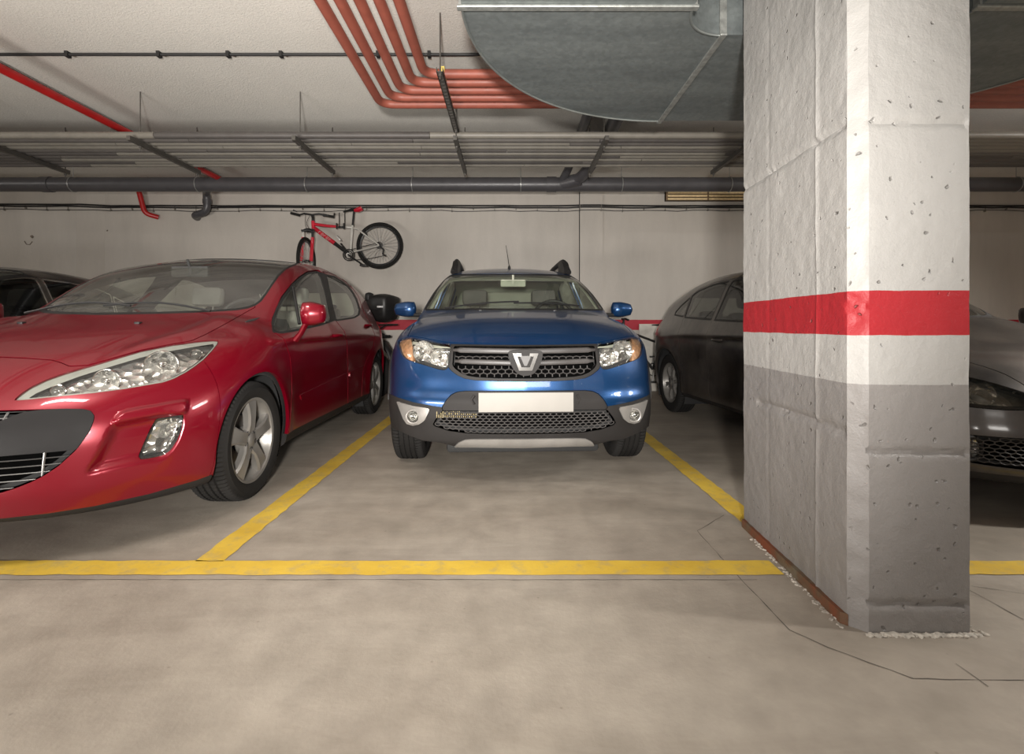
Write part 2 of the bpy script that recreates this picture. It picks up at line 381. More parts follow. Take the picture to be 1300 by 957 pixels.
# perforated strut that carries them
def strut(mb, p, q, w=.022, h=.03):
    p, q = Vector(p), Vector(q); d = (q-p).normalized(); M = Matrix.Translation(p) @ d.to_track_quat('Y', 'Z').to_matrix().to_4x4()
    mb.box(-w, w, 0, (q-p).length, -h, -h+.004, M); mb.box(-w, -w+.004, 0, (q-p).length, -h, 0, M); mb.box(w-.004, w, 0, (q-p).length, -h, 0, M)
    n = int((q-p).length/.05)
    for k in range(n): mb.box(-w*.5, w*.5, .012+k*.05, .032+k*.05, -h-.002, -h, M)
r0 = empty('pipe_hanger', (-.45, 3.35, 2.6)); tag(r0, 'perforated steel channel on threaded rods under the five red pipes', 'pipe hanger')
def child_local(o, root): o.parent = root; o.matrix_parent_inverse = Matrix.Translation(-root.location); return o
mb = MB(); strut(mb, (-.46, 3.27, 2.605), (-.46, 4.30, 2.605)); child_local(mb.build('channel', M_steel, smooth=False), r0)
for y in (3.30, 4.26):
    mb = MB(); mb.cyl((-.46, y, 2.54), (-.46, y, CEIL), .005, 8); mb.cyl((-.46, y, 2.56), (-.46, y, 2.575), .012, 6); child_local(mb.build('threaded_rod', M_steel), r0)
# ---- bank of grey conduits on hangers
TZ = 2.577
cols = [(.095, .086, .080), (.11, .10, .092), (.075, .068, .063), (.19, .175, .15), (.085, .077, .072), (.12, .11, .10)]
Mcd = [simple('conduit_grey_%d' % k, c, .45, var=.1) for k, c in enumerate(cols)]
ys = [4.37+.086*k for k in range(10)]
words = ['nearest', 'second', 'third', 'fourth', 'fifth', 'sixth', 'seventh', 'eighth', 'ninth', 'farthest']
for k, y in enumerate(ys):
    root = empty('conduit', (0, y, TZ)); tag(root, 'grey plastic conduit hung below the ceiling, %s of the ten side by side' % words[k], 'conduit', 'hung bank of grey conduits')
    x = -7.5+.3*(k % 3); j = k
    while x < 7.5:
        x2 = x+rr.uniform(1.6, 3.4); mb = MB(); mb.cyl((x, 0, 0), (min(x2, 7.6)-.004, 0, 0), .030+.002*(k % 2), 14); mb.build('conduit_length', Mcd[(j*5+k*3) % 6 if rr.random() < .8 else 3], root); x = x2; j += 1
for k in range(6):  # added second layer, there to darken the gaps between the hung conduits
    root = empty('conduit', (0, 4.671+.086*k, TZ+.062)); tag(root, 'dark conduit of an added upper layer that darkens the gaps in the conduit bank', 'conduit', 'added upper layer of conduits')
    x = -7.5+.5*(k % 4)
    while x < 7.5:
        x2 = x+rr.uniform(2.2, 4.4); mb = MB(); mb.cyl((x, 0, 0), (min(x2, 7.6)-.004, 0, 0), .028, 10); mb.build('conduit_length', Mcd[(k*2) % 3], root); x = x2
for k in range(8):
    X = -6.11+1.385*k if False else [-5.9, -4.6, -3.24, -1.84, -.47, .82, 2.1, 3.6, 5.0][k]
    ry = 4.433
    root = empty('conduit_hanger', (X, ry, TZ)); tag(root, 'steel bracket under the conduit bank, %s' % ['far left end', 'left of the red car', 'above the windscreen of the red car', 'above the bicycle', 'in line with the red pipe hanger', 'below the curved duct', 'just left of the pillar', 'right of the pillar'][k], 'bracket', 'conduit bank hangers')
    mb = MB(); mb.box(-.016, .016, -.16, .82, -.075, -.036); mb.build('cross_bar', M_steel, root, smooth=False)
    for yy in (-.02, .777):
        mb = MB(); mb.cyl((0, yy, -.12), (0, yy, CEIL-TZ), .005, 8); mb.cyl((0, yy, -.095), (0, yy, -.08), .012, 6); mb.build('threaded_rod', M_steel, root)
# ---- big grey drain pipe
root = empty('drain_pipe', (0, 6.3, 2.69)); tag(root, 'wide grey plastic drain pipe running across just below the ceiling', 'pipe')
mb = MB(); mb.cyl((-11.8, 0, 0), (8.8, 0, 0), .088, 28); mb.build('pipe_run', M_pvc, root)
for u in (93, 252, 390, 524, 661, 789, 926, 1290, -60):
    X = (u-U0)*6.3/FPX
    mb = MB(); mb.tube(arc_pts((X, 0, 0), .091, 0, 2*math.pi*23/24, 23, 'yz'), .006, 6, closed=True); mb.cyl((X, 0, .09), (X, 0, CEIL-2.69), .004, 6); mb.build('pipe_clip', M_clip, root)
for u in (60, 700, 1010):
    X = (u-U0)*6.3/FPX; mb = MB(); mb.cyl((X-.06, 0, 0), (X+.06, 0, 0), .096, 28); mb.build('coupling', M_pvc, root)
mb = MB(); mb.tube(fillet([(.60, 0, 0), (.85, -.12, .03), (1.0, -.6, .17), (1.0, -1.9, .2), (1.02, -3.3, .2)], .12, 6), .068, 18); mb.tube([(.60, 0, 0), (.86, -.125, .032)], .078, 18); mb.build('branch_pipe', M_pvc, root)
mb = MB(); mb.tube(fillet([(.62, .0, .0), (.70, -.2, .13), (.71, -.9, .18), (.72, -3.2, .18)], .1, 6), .048, 16); mb.build('branch_pipe', M_pvc, root)
r2 = empty('down_pipe', ((270-U0)*6.45/FPX, 6.3, 2.69)); tag(r2, 'short grey plastic down pipe with an elbow into the back wall', 'pipe')
mb = MB(); mb.tube(fillet([(0, .06, 0), (-.35, .60, .06), (-.35, .62, -.20), (-.57, .68, -.235), (-.62, .83, -.235)], .1, 6), .048, 16); mb.build('pipe', M_pvc, r2)
mb = MB(); mb.cyl((-.35, .61, -.03), (-.35, .615, -.09), .056, 16); mb.build('collar', M_pvc, r2)
# ---- red sprinkler pipe, black conduit beside it
mb = MB(); mb.tube(fillet([(-3.63, .5, 2.76), (-3.63, 6.5, 2.76), (-3.63, 6.95, 2.85), (-5.16, 6.98, 2.85), (-5.10, 7.03, 2.49), (-4.97, 7.12, 2.455)], .07, 6), .033, 14)
tag(mb.build('sprinkler_pipe', M_redg), 'glossy red pipe running back under the ceiling on the left and down the wall', 'pipe')
mb = MB(); mb.tube([(-3.93, .5, 2.95), (-3.95, 5.2, 2.95), (-3.95, 6.9, 2.95)], .013, 8)
tag(mb.build('ceiling_conduit', M_dark), 'thin black conduit beside the red pipe on the left of the ceiling', 'conduit')
mb = MB(); mb.tube([(-11, 3.77, 2.955), (6, 3.77, 2.955)], .011, 8)
for u in (86, 202, 290, 357, 480, 545, 640): X = (u-U0)*3.77/FPX; mb.box(X-.012, X+.012, 3.75, 3.79, 2.935, 2.975)
tag(mb.build('ceiling_conduit', M_dark), 'thin black conduit crossing the whole ceiling under the red pipes', 'conduit')

# ---- galvanised duct: comes from behind the camera, turns right and back again
def duct():
    z0, z1 = 2.30, 2.72; cy = 2.165; Ro, Ri = 1.21, .213; c1, c2 = 1.0, 1.80
    outer = [(c1-Ro, -3.2)] + [(c1+Ro*math.cos(a), cy+Ro*math.sin(a)) for a in np.linspace(math.pi, math.pi/2, 33)] + [(c2+Ro*math.cos(a), cy+Ro*math.sin(a)) for a in np.linspace(math.pi/2, 0, 33)] + [(c2+Ro, -3.2)]
    inner = [(c1-Ri, -3.2)] + [(c1+Ri*math.cos(a), cy+Ri*math.sin(a)) for a in np.linspace(math.pi, math.pi/2, 33)] + [(c2+Ri*math.cos(a), cy+Ri*math.sin(a)) for a in np.linspace(math.pi/2, 0, 33)] + [(c2+Ri, -3.2)]
    n = len(outer); V = []; F = []
    for k in range(n):
        o, i = outer[k], inner[k]; V += [(o[0], o[1], z0), (i[0], i[1], z0), (i[0], i[1], z1), (o[0], o[1], z1)]
    for k in range(n-1):
        for j in range(4): F.append((k*4+j, k*4+(j+1) % 4, (k+1)*4+(j+1) % 4, (k+1)*4+j))
    F += [(0, 1, 2, 3), tuple(4*(n-1)+j for j in (3, 2, 1, 0))]
    root = empty('ventilation_duct', (1.4, cy, z0)); tag(root, 'large galvanised steel air duct curving round above and behind the pillar', 'duct')
    mb = MB(); mb.add(V, F); child_local(mb.build('duct_body', M_galv, auto=30), root)
    def flange(p, q):   # joint collar in the vertical plane through p-q
        p, q = Vector((*p, 0)), Vector((*q, 0)); d = (q-p).normalized(); L = (q-p).length
        M = Matrix.Translation((p.x, p.y, 0)) @ Matrix(((d.x, -d.y, 0, 0), (d.y, d.x, 0, 0), (0, 0, 1, 0), (0, 0, 0, 1)))
        mb = MB(); w = .016
        mb.box(-.02, L+.02, -w, w, z0-.012, z0, M, .003); mb.box(-.02, L+.02, -w, w, z1, z1+.012, M); mb.box(-.012, 0, -w, w, z0, z1, M); mb.box(L, L+.012, -w, w, z0, z1, M)
        child_local(mb.build('flange', simple('galvanised_flange', (.34, .35, .33), .42, metal=.6, var=.25, nscale=40), smooth=False), root)
    flange((c1-Ro, cy), (c1-Ri, cy)); flange((c1, cy+Ri), (c1, cy+Ro)); flange((c2, cy+Ri), (c2, cy+Ro)); flange((c2+Ri, cy), (c2+Ro, cy))
    # folded rim along both curved walls
    for k, (R, sgn) in enumerate(((Ro, 1), (Ri, -1))):
        for c, a0, a1 in ((c1, math.pi, math.pi/2), (c2, math.pi/2, 0)):
            pts = [(c+R*math.cos(a), cy+R*math.sin(a), z0-.003) for a in np.linspace(a0, a1, 30)]
            mb = MB(); mb.tube(pts, .006, 6); child_local(mb.build('folded_seam', simple('duct_seam', (.26, .28, .27), .4, metal=.6), smooth=True), root)
duct()
# ---- wall cables
def cable(name, v0, r, label, wob, seed, sag=0):
    q = random.Random(seed); pts = []
    for u in range(-60, 1341, 20):
        Y = WY-.03 - (.08 if u < 97 else (.08*(133-u)/36 if u < 133 else 0)); 
        vv = v0+q.uniform(-1, 1)*wob
        X = (u-U0)*Y/FPX; z = EYE+(V0-v0)*(WY-.03)/FPX + (v0-vv)/90.
        if .9 < X < 1.36: Y -= .05
        pts.append((X, Y, z))
    mb = MB(); mb.tube(pts, r, 8); o = mb.build(name, M_dark); tag(o, label, 'cable'); return o
cable('wall_cable', 261.2, .012, 'thick black cable clipped along the top of the back wall', .25, 1)
cable('wall_cable', 263.4, .010, 'second black cable just under the thick one on the back wall', .5, 2)
cable('wall_cable', 267.6, .0045, 'thin slack black cable, lowest on the back wall', .9, 4)
for u in range(-20, 1300, 27):
    Y = WY-(.08 if u < 97 else .06 if 730 < u < 768 else 0); X = (u-U0)*Y/FPX; z = EYE+(V0-264)*WY/FPX
    mb = MB(); h = rr.choice([.03, .045, .06]); mb.box(X-.006, X+.006, Y-.03, Y, z-h, z-h+.02); mb.box(X-.003, X+.003, Y-.026, Y-.02, z-h, z+.035)
    tag(mb.build('cable_clip', simple('cable_clip', (.22, .2, .17), .5), smooth=False), 'small clip holding the cables on the back wall', 'clip', 'cable clips on the back wall')
# ---- vent grille with wooden slats
root = empty('wall_vent', ((845-U0)*7.1/FPX, WY, EYE+(V0-255)*WY/FPX)); tag(root, 'low wide wall vent with pale wooden slats beside the pillar', 'vent')
mb = MB(); mb.box(0, 1.7, -.05, 0, -.01, .135); mb.build('backing', simple('vent_dark', (.06, .04, .025), .8), root, smooth=False)
for k in range(3): mb = MB(); mb.box(.012, 1.7, -.075, -.045, -.002+.043*k, .026+.043*k, bev=.004); mb.build('slat', simple('pale_wood', (.74, .56, .31), .5, nscale=30, var=.15), root)
for x in (0, .578, 1.15): mb = MB(); mb.box(x, x+.022, -.08, 0, -.008, .133); mb.build('divider', simple('vent_divider', (.20, .13, .07), .6), root, smooth=False)
# ---- vertical wall conduit line and white board
mb = MB(); mb.tube([(.972, WY-.055, 1.0), (.972, WY-.055, 2.9)], .006, 6); tag(mb.build('wall_wire', M_dark), 'thin dark vertical wire down the back wall above the blue car', 'wire')
# ================================================================ light
w = bpy.data.worlds.new('world'); bpy.context.scene.world = w; w.use_nodes = True
w.node_tree.nodes['Background'].inputs[0].default_value = (.9, .93, 1, 1); w.node_tree.nodes['Background'].inputs[1].default_value = .3
def area(name, loc, rot, sx, sy, power, col=(1, .96, .91)):
    l = bpy.data.lights.new(name, 'AREA'); l.shape = 'RECTANGLE'; l.size = sx; l.size_y = sy; l.energy = power; l.color = col
    o = bpy.data.objects.new(name, l); C.objects.link(o); o.location = loc; o.rotation_euler = rot; return o
LIGHTS = [
 ('ceiling_and_fill_lamp', (-1.9, 1.0, 2.86), (0, 0, 0), 1.2, .16, 33),
 ('ceiling_and_fill_lamp', (-5.2, 1.6, 2.86), (0, 0, 0), 1.2, .16, 40),
 ('ceiling_and_fill_lamp', (4.4, .9, 2.86), (0, 0, 0), 1.2, .16, 110),
 ('ceiling_and_fill_lamp', (.8, -2.0, 1.4), (math.radians(84), 0, 0), 1.2, .3, 20),  # added fill behind the camera for the pillar front, not on the ceiling
 ('ceiling_and_fill_lamp', (6.2, 3.0, 2.7), (0, math.radians(52), 0), .4, 2.0, 120),  # added side fill out of view, brightens the right wall and dark bonnet
 ('ceiling_and_fill_lamp', (-8.6, 3.2, 2.7), (0, math.radians(-55), 0), .4, 2.0, 36),  # added side fill out of view, lifts the left end of the wall
 ('bounce_lamp', (-3.1, -.2, .35), (math.radians(138), 0, math.radians(-12)), 1.8, .7, 140),  # unseen uplight near the floor, added to brighten ceiling and duct
]
pl = bpy.data.lights.new('flash_lamp', 'SPOT'); pl.energy = 1020; pl.color = (1, .96, .91); pl.shadow_soft_size = .10; pl.spot_size = math.radians(88); pl.spot_blend = 1.0
po = bpy.data.objects.new('flash_lamp', pl); C.objects.link(po); po.location = (-.05, -.75, 1.0); po.rotation_euler = (math.radians(99), 0, math.radians(4))
for L in LIGHTS: area(*L)
sc = bpy.context.scene
sc.view_settings.view_transform = 'Standard'; sc.view_settings.look = 'None'; sc.view_settings.gamma = 1; sc.view_settings.use_curve_mapping = False
sc.view_settings.exposure = 0.12
sc.cycles.use_denoising = True; sc.cycles.max_bounces = 8; sc.cycles.transparent_max_bounces = 16; sc.cycles.caustics_reflective = False; sc.cycles.caustics_refractive = False
sc.cycles.sample_clamp_indirect = 4
# ================================================================ car body engine: smooth solid -> surface -> cut into panels
def pchip(xs, ys):
    xs = np.array(xs, float); ys = np.array(ys, float); h = np.diff(xs); d = np.diff(ys)/h; m = np.zeros(len(xs))
    for i in range(1, len(xs)-1):
        if d[i-1]*d[i] > 0:
            w1 = 2*h[i]+h[i-1]; w2 = h[i]+2*h[i-1]; m[i] = (w1+w2)/(w1/d[i-1]+w2/d[i])
    m[0] = d[0]; m[-1] = d[-1]
    T = np.linspace(xs[0], xs[-1], 1500); i = np.clip(np.searchsorted(xs, T, 'right')-1, 0, len(xs)-2); t = (T-xs[i])/h[i]
    Y = ys[i]*(1+2*t)*(1-t)**2 + h[i]*m[i]*t*(1-t)**2 + ys[i+1]*t*t*(3-2*t) + h[i]*m[i+1]*t*t*(t-1)
    # a light smoothing of the table rounds the change of curvature at the knots
    k = np.ones(61)/61; Yp = np.concatenate([np.full(30, Y[0])-(T[30]-T[0]-0)*0, Y, np.full(30, Y[-1])])
    Ys = np.convolve(Yp, k, 'valid'); wgt = np.minimum(1, np.minimum(np.arange(1500), np.arange(1500)[::-1])/60.); Y = Y*(1-wgt)+Ys*wgt
    dx = T[1]-T[0]
    def f(x):
        q = np.interp(x, T, Y); q = np.where(x < T[0], Y[0]+(x-T[0])*(Y[1]-Y[0])/dx, q); return np.where(x > T[-1], Y[-1]+(x-T[-1])*(Y[-1]-Y[-2])/dx, q)
    def g(x): return (f(x+.01)-f(x-.01))/.02
    f.d = g; return f
def smax(a, b, k): h = np.maximum(k-np.abs(a-b), 0)/k; return np.maximum(a, b)+h*h*k*.25
def smin(a, b, k): return -smax(-a, -b, k)
def sstep(a, b, x): t = np.clip((x-a)/(b-a), 0, 1); return t*t*(3-2*t)
def poly_sdf(P, poly):
    """signed distance (negative inside) of points P (n,2) to a polygon"""
    poly = np.array(poly, float); n = len(poly); d = np.full(len(P), 1e9); s = np.ones(len(P))
    for i in range(n):
        a = poly[i]; b = poly[i-1]; e = b-a; w = P-a; L = max(e@e, 1e-12)
        t = np.clip(w@e/L, 0, 1); q = w-t[:, None]*e; d = np.minimum(d, (q*q).sum(1))
        c1 = P[:, 1] >= a[1]; c2 = P[:, 1] < b[1]; c3 = e[0]*w[:, 1] > e[1]*w[:, 0]
        s = np.where((c1 & c2 & c3) | (~c1 & ~c2 & ~c3), -s, s)
    return s*np.sqrt(d)
def spline_poly(pts, n=6, closed=True):
    """Catmull-Rom through the points"""
    P = np.array(pts, float); N = len(P); out = []
    for i in range(N if closed else N-1):
        p0, p1, p2, p3 = P[(i-1) % N] if (closed or i > 0) else P[0], P[i], P[(i+1) % N], P[(i+2) % N] if (closed or i < N-2) else P[-1]
        for k in range(n):
            t = k/n; out.append(.5*((2*p1)+(-p0+p2)*t+(2*p0-5*p1+4*p2-p3)*t*t+(-p0+3*p1-3*p2+p3)*t**3))
    if not closed: out.append(P[-1])
    return np.array(out)

def body_field(c):
    """c: dict of profile tables. local axes: x across, y from nose to tail, z up"""
    W = pchip(*c['W']); OL = pchip(*c['OL']); TL = pchip(*c['T']); CR = pchip(*c['CR']); A = pchip(*c['A']); B = pchip(*c['B'])
    R = pchip(*c['R']); GT = pchip(*c['GT']); ZB = pchip(*c['ZB']); RA = pchip(*c['RA']); RB = pchip(*c['RB'])
    L = c['L']; cw = c['cw']; zg = c['zg']; tum = c['tum']; hoodw = c.get('hoodw', .75); k = c['k']; extra = c.get('extra')
    def f(P):
        ax = np.abs(P[:, 0]); ax = np.sqrt(ax*ax+1e-5); y = P[:, 1]; z = P[:, 2]
        w = W(y)
        side = ax-w+OL(z)
        for (ya, za, ra, amp) in c['arches']:       # wheel-arch flare
            d = np.sqrt((y-ya)**2+(z-za)**2); side = side-amp*np.exp(-((d-ra)/.07)**2)*sstep(.35, .6, ax)
        u = ax/hoodw; top = (z-(TL(y)-CR(y)*np.power(u, c['crp'])))
        g = TL.d(y); top = top/np.sqrt(1+g*g)
        fr = A(ax)+B(z)-y; ga = A.d(ax); gb = B.d(z); fr = fr/np.sqrt(1+ga*ga+gb*gb)
        re = y-(L-RA(ax)-RB(z)); ga = RA.d(ax); gb = RB.d(z); re = re/np.sqrt(1+ga*ga+gb*gb)
        bot = ZB(y)-z
        if extra: side, top, fr = extra(ax, y, z, side, top, fr)
        low = smax(side, top, k[0]); low = smax(low, fr, k[1]); low = smax(low, re, k[2]); low = smax(low, bot, .05)
        ye = y-cw*ax*ax*(1-sstep(c['ch'], c['ch']+.5, y)); rz = R(ye)-c['rcr']*np.power(ax/.6, 2.2)
        gr = R.d(ye); tg = (z-rz)/np.sqrt(1+gr*gr)
        sg = (ax-(GT(y)-tum*(z-zg)))/math.sqrt(1+tum*tum)
        rg = (y-(c['rgy']-RA(ax)-(z-1.0)*c['rgs']))/math.sqrt(1+c['rgs']**2)
        gh = smax(sg, tg, k[3]); gh = smax(gh, rg, .08); gh = smax(gh, (zg-.12)-z, .02)
        return smin(low, gh, k[4])
    return f
def polygonize(f, lo, hi, h):
    lo = np.array(lo, float); n = np.ceil((np.array(hi)-lo)/h/4).astype(int)*4+1
    # coarse pass, then evaluate finely only near the surface
    cn = (n-1)//4+1; ax = [lo[i]+4*h*np.arange(cn[i]) for i in range(3)]
    G = np.stack(np.meshgrid(*ax, indexing='ij'), -1).reshape(-1, 3); Fc = f(G).reshape(cn)
    near = np.abs(Fc) < 4*h*2.6; cell = np.zeros(cn-1, bool)
    for dx in (0, 1):
        for dy in (0, 1):
            for dz in (0, 1): cell |= near[dx:cn[0]-1+dx, dy:cn[1]-1+dy, dz:cn[2]-1+dz]
    Ff = np.kron(np.where(Fc[:-1, :-1, :-1] < 0, -1., 1.), np.ones((4, 4, 4))).astype(np.float32)
    Fz = np.ones(n, np.float32); Fz[:-1, :-1, :-1] = Ff
    nodes = np.zeros(n, bool); nodes[:-1, :-1, :-1] = np.kron(cell, np.ones((4, 4, 4), bool)); e = nodes.copy()
    for a in range(3):
        s = [slice(None)]*3; d = [slice(None)]*3; s[a] = slice(0, -1); d[a] = slice(1, None); e[tuple(d)] |= e[tuple(s)].copy()
    idx = np.argwhere(e); val = np.empty(len(idx), np.float32)
    for s0 in range(0, len(idx), 400000):
        q = idx[s0:s0+400000]; val[s0:s0+400000] = f(lo+h*q)
    Fz[tuple(idx.T)] = val
    S = Fz < 0
    cnt = sum(S[a:n[0]-1+a, b:n[1]-1+b, d:n[2]-1+d].astype(np.int8) for a in (0, 1) for b in (0, 1) for d in (0, 1))
    act = (cnt > 0) & (cnt < 8); ids = -np.ones(act.shape, np.int64); cells = np.argwhere(act); ids[tuple(cells.T)] = np.arange(len(cells))
    acc = np.zeros((len(cells), 3)); num = np.zeros(len(cells))
    corners = [(a, b, d) for a in (0, 1) for b in (0, 1) for d in (0, 1)]
    for a in corners:
        for ax_ in range(3):
            if a[ax_]: continue
            b = list(a); b[ax_] = 1; fa = Fz[tuple((cells+a).T)]; fb = Fz[tuple((cells+b).T)]; m = (fa < 0) != (fb < 0)
            t = np.where(m, fa/np.where(fa == fb, 1, fa-fb), 0); p = np.array(a, float)[None, :].repeat(len(cells), 0); p[:, ax_] += t
            acc[m] += p[m]; num[m] += 1
    V = lo+h*(cells+acc/num[:, None]); F = []
    for ax_ in range(3):
        s0 = [slice(1, -1)]*3; s0[ax_] = slice(0, -1); s1 = [slice(1, -1)]*3; s1[ax_] = slice(1, None)
        A_ = S[tuple(s0)]; B_ = S[tuple(s1)]; e = np.argwhere(A_ != B_); off = np.ones(3, int); off[ax_] = 0; e = e+off
        o1, o2 = [i for i in range(3) if i != ax_]; d1 = np.zeros(3, int); d1[o1] = 1; d2 = np.zeros(3, int); d2[o2] = 1
        q = [ids[tuple((e-d1-d2).T)], ids[tuple((e-d2).T)], ids[tuple(e.T)], ids[tuple((e-d1).T)]]
        q = np.stack(q, 1); flip = S[tuple(e.T)] != (ax_ != 1); q[flip] = q[flip][:, ::-1]; q = q[(q >= 0).all(1)]; F.append(q)
    F = np.concatenate(F)
    def grad(V, e=.003):
        g = np.empty_like(V)
        for a in range(3):
            d = np.zeros(3); d[a] = e; g[:, a] = (f(V+d)-f(V-d))/(2*e)
        return g
    for _ in range(3):
        g = grad(V, .002); v = f(V); V = V-g*np.clip(v/np.maximum((g*g).sum(1), .2), -h, h)[:, None]
    g = grad(V, .006); N = g/np.linalg.norm(g, axis=1)[:, None]
    T = np.concatenate([F[:, [0, 1, 2]], F[:, [0, 2, 3]]])
    # orient outward
    fn = np.cross(V[T[:, 1]]-V[T[:, 0]], V[T[:, 2]]-V[T[:, 0]]); bad = (fn*N[T[:, 0]]).sum(1) < 0; T[bad] = T[bad][:, ::-1]
    return V, N, T
class Surf:
    def __init__(s, V, N, T): s.V, s.N, s.T = V, N, T
    def compact(s):
        u, inv = np.unique(s.T.ravel(), return_inverse=True); return Surf(s.V[u], s.N[u], inv.reshape(-1, 3)) if len(u) else s
    def cut(s, S):
        """split along S = 0: returns (inside, outside)"""
        if len(s.T) == 0: return s, s
        V, N, T = s.V, s.N, s.T; S = np.where(np.abs(S) < 1e-7, 1e-7, S); I = S < 0; c = I[T].sum(1)
        Tin = [T[c == 3]]; Tout = [T[c == 0]]; X = T[(c == 1) | (c == 2)]
        if len(X):
            one_in = I[X].sum(1) == 1; lone = np.where(one_in[:, None], I[X], ~I[X]); r = lone.argmax(1); X = np.take_along_axis(X, (r[:, None]+np.arange(3)) % 3, 1)
            e1 = np.stack([X[:, 0], X[:, 1]], 1); e2 = np.stack([X[:, 0], X[:, 2]], 1); E = np.sort(np.concatenate([e1, e2]), 1)
            U, inv = np.unique(E, axis=0, return_inverse=True); inv = inv.ravel(); t = S[U[:, 0]]/(S[U[:, 0]]-S[U[:, 1]])
            nV = V[U[:, 0]]+(V[U[:, 1]]-V[U[:, 0]])*t[:, None]; nN = N[U[:, 0]]+(N[U[:, 1]]-N[U[:, 0]])*t[:, None]; nN /= np.linalg.norm(nN, axis=1)[:, None]+1e-12
            b = len(V); m = len(X); i1 = b+inv[:m]; i2 = b+inv[m:]; V = np.concatenate([V, nV]); N = np.concatenate([N, nN])
            lone_t = np.stack([X[:, 0], i1, i2], 1); qa = np.stack([i1, X[:, 1], X[:, 2]], 1); qb = np.stack([i1, X[:, 2], i2], 1)
            Tin += [lone_t[one_in], qa[~one_in], qb[~one_in]]; Tout += [lone_t[~one_in], qa[one_in], qb[one_in]]
        return Surf(V, N, np.concatenate(Tin)).compact(), Surf(V, N, np.concatenate(Tout)).compact()
    def boundary(s):
        E = np.concatenate([s.T[:, [0, 1]], s.T[:, [1, 2]], s.T[:, [2, 0]]]); K = np.sort(E, 1); U, first, cnt = np.unique(K, axis=0, return_index=True, return_counts=True)
        return E[first[cnt == 1]]
    def obj(s, name, mat, parent, inset=0., thick=.016):
        if len(s.T) == 0: return None
        V = s.V-s.N*inset; N = s.N; F = s.T; 
        if thick:
            E = s.boundary(); a, b = E[:, 0], E[:, 1]; n0 = len(V); k = len(E)
            rimV = np.concatenate([V[a], V[b], V[a]-N[a]*thick, V[b]-N[b]*thick]); i = np.arange(k)
            d = V[b]-V[a]; fn = np.cross(-N[a], d); fn /= np.linalg.norm(fn, axis=1)[:, None]+1e-12; fn = -fn
            RF = np.stack([n0+i, n0+2*k+i, n0+3*k+i, n0+k+i], 1); V2 = np.concatenate([V, rimV]); N2 = np.concatenate([N, -fn, -fn, -fn, -fn])
            faces = [tuple(t) for t in F.tolist()]+[tuple(t) for t in RF.tolist()]
            return mesh_obj(name, V2.tolist(), faces, mat, parent, normals=N2.tolist())
        return mesh_obj(name, V.tolist(), F.tolist(), mat, parent, normals=N.tolist())

class Car:
    def __init__(s, cfg, root_name, label, loc, yaw, near):
        s.c = cfg; s.loc = loc; s.yaw = yaw; s.near = near      # near: which side (+1/-1 in x) the outlines were read from
        s.root = empty(root_name, (loc[0], loc[1], 0), yaw); tag(s.root, label, 'car')
        s.f = body_field(cfg); V, N, T = polygonize(s.f, (-1.02, -.12, .08), (1.02, cfg['L']+.12, cfg['H']+.12), cfg.get('vox', VOX))
        s.full = Surf(V, N, T); s.rest = s.full
        s.bvh = BVHTree.FromPolygons([tuple(v) for v in V.tolist()], [tuple(t) for t in T.tolist()])
    def px(s, V, side=None):
        """photo position of surface points mirrored onto the near side"""
        sd = s.near if side is None else side; x = np.abs(V[:, 0])*sd; y = V[:, 1]; ca, sa = math.cos(s.yaw), math.sin(s.yaw)
        X = s.loc[0]+x*ca-y*sa; Y = s.loc[1]+x*sa+y*ca; Y = np.maximum(Y, .2)
        return np.stack([U0+FPX*X/Y, V0-FPX*(V[:, 2]-EYE)/Y], 1), Y
    def m_px(s, poly, smooth=0, side=None):     # outline read off the photograph on the near side, as a signed distance in metres
        poly = spline_poly(poly, smooth) if smooth else poly
        def g(V): P, D = s.px(V, side); return poly_sdf(P, poly)*D/FPX
        return g
    def m_side(s, poly, smooth=0):
        poly = spline_poly(poly, smooth) if smooth else poly
        return lambda V: poly_sdf(V[:, 1:3], poly)
    def m_front(s, poly, smooth=0):
        poly = spline_poly(poly, smooth) if smooth else poly
        return lambda V: poly_sdf(np.stack([np.abs(V[:, 0]), V[:, 2]], 1), poly)
    def m_top(s, poly, smooth=0):
        poly = spline_poly(poly, smooth) if smooth else poly
        return lambda V: poly_sdf(np.stack([np.abs(V[:, 0]), V[:, 1]], 1), poly)
    def take(s, S, gap=0.0015):
        """cut out the region S<0; a gap is left on both sides"""
        v = S(s.rest.V); a, _ = s.rest.cut(v+gap); v2 = v-gap; _, b = s.rest.cut(v2); s.rest = b; return a
    def tidy(s, a, frac=.3):
        """keep only the large connected pieces"""
        if len(a.T) == 0: return a
        lab = np.arange(len(a.V)); E = np.concatenate([a.T[:, [0, 1]], a.T[:, [1, 2]], a.T[:, [2, 0]]])
        while True:
            m = np.minimum(lab[E[:, 0]], lab[E[:, 1]]); n = lab.copy(); np.minimum.at(n, E[:, 0], m); np.minimum.at(n, E[:, 1], m); n = n[n]
            if (n == lab).all(): break
            lab = n
        t = lab[a.T[:, 0]]; u, c = np.unique(t, return_counts=True); keep = u[c > frac*c.max()]; return Surf(a.V, a.N, a.T[np.isin(t, keep)]).compact()
    def halves(s, a): l, r = a.cut(a.V[:, 0]); return s.tidy(r), s.tidy(l)      # (+x, -x)
    def surf_y(s, x, z, from_y=-1.0):
        h = s.bvh.ray_cast(Vector((x, from_y, z)), Vector((0, 1, 0))); return (h[0].y, h[1]) if h[0] is not None else (None, None)
    def side_x(s, y, z, sd):
        h = s.bvh.ray_cast(Vector((sd*2, y, z)), Vector((-sd, 0, 0))); return (h[0].x, h[1]) if h[0] is not None else (None, None)
    def top_z(s, x, y):
        h = s.bvh.ray_cast(Vector((x, y, 3)), Vector((0, 0, -1))); return (h[0].z, h[1]) if h[0] is not None else (None, None)
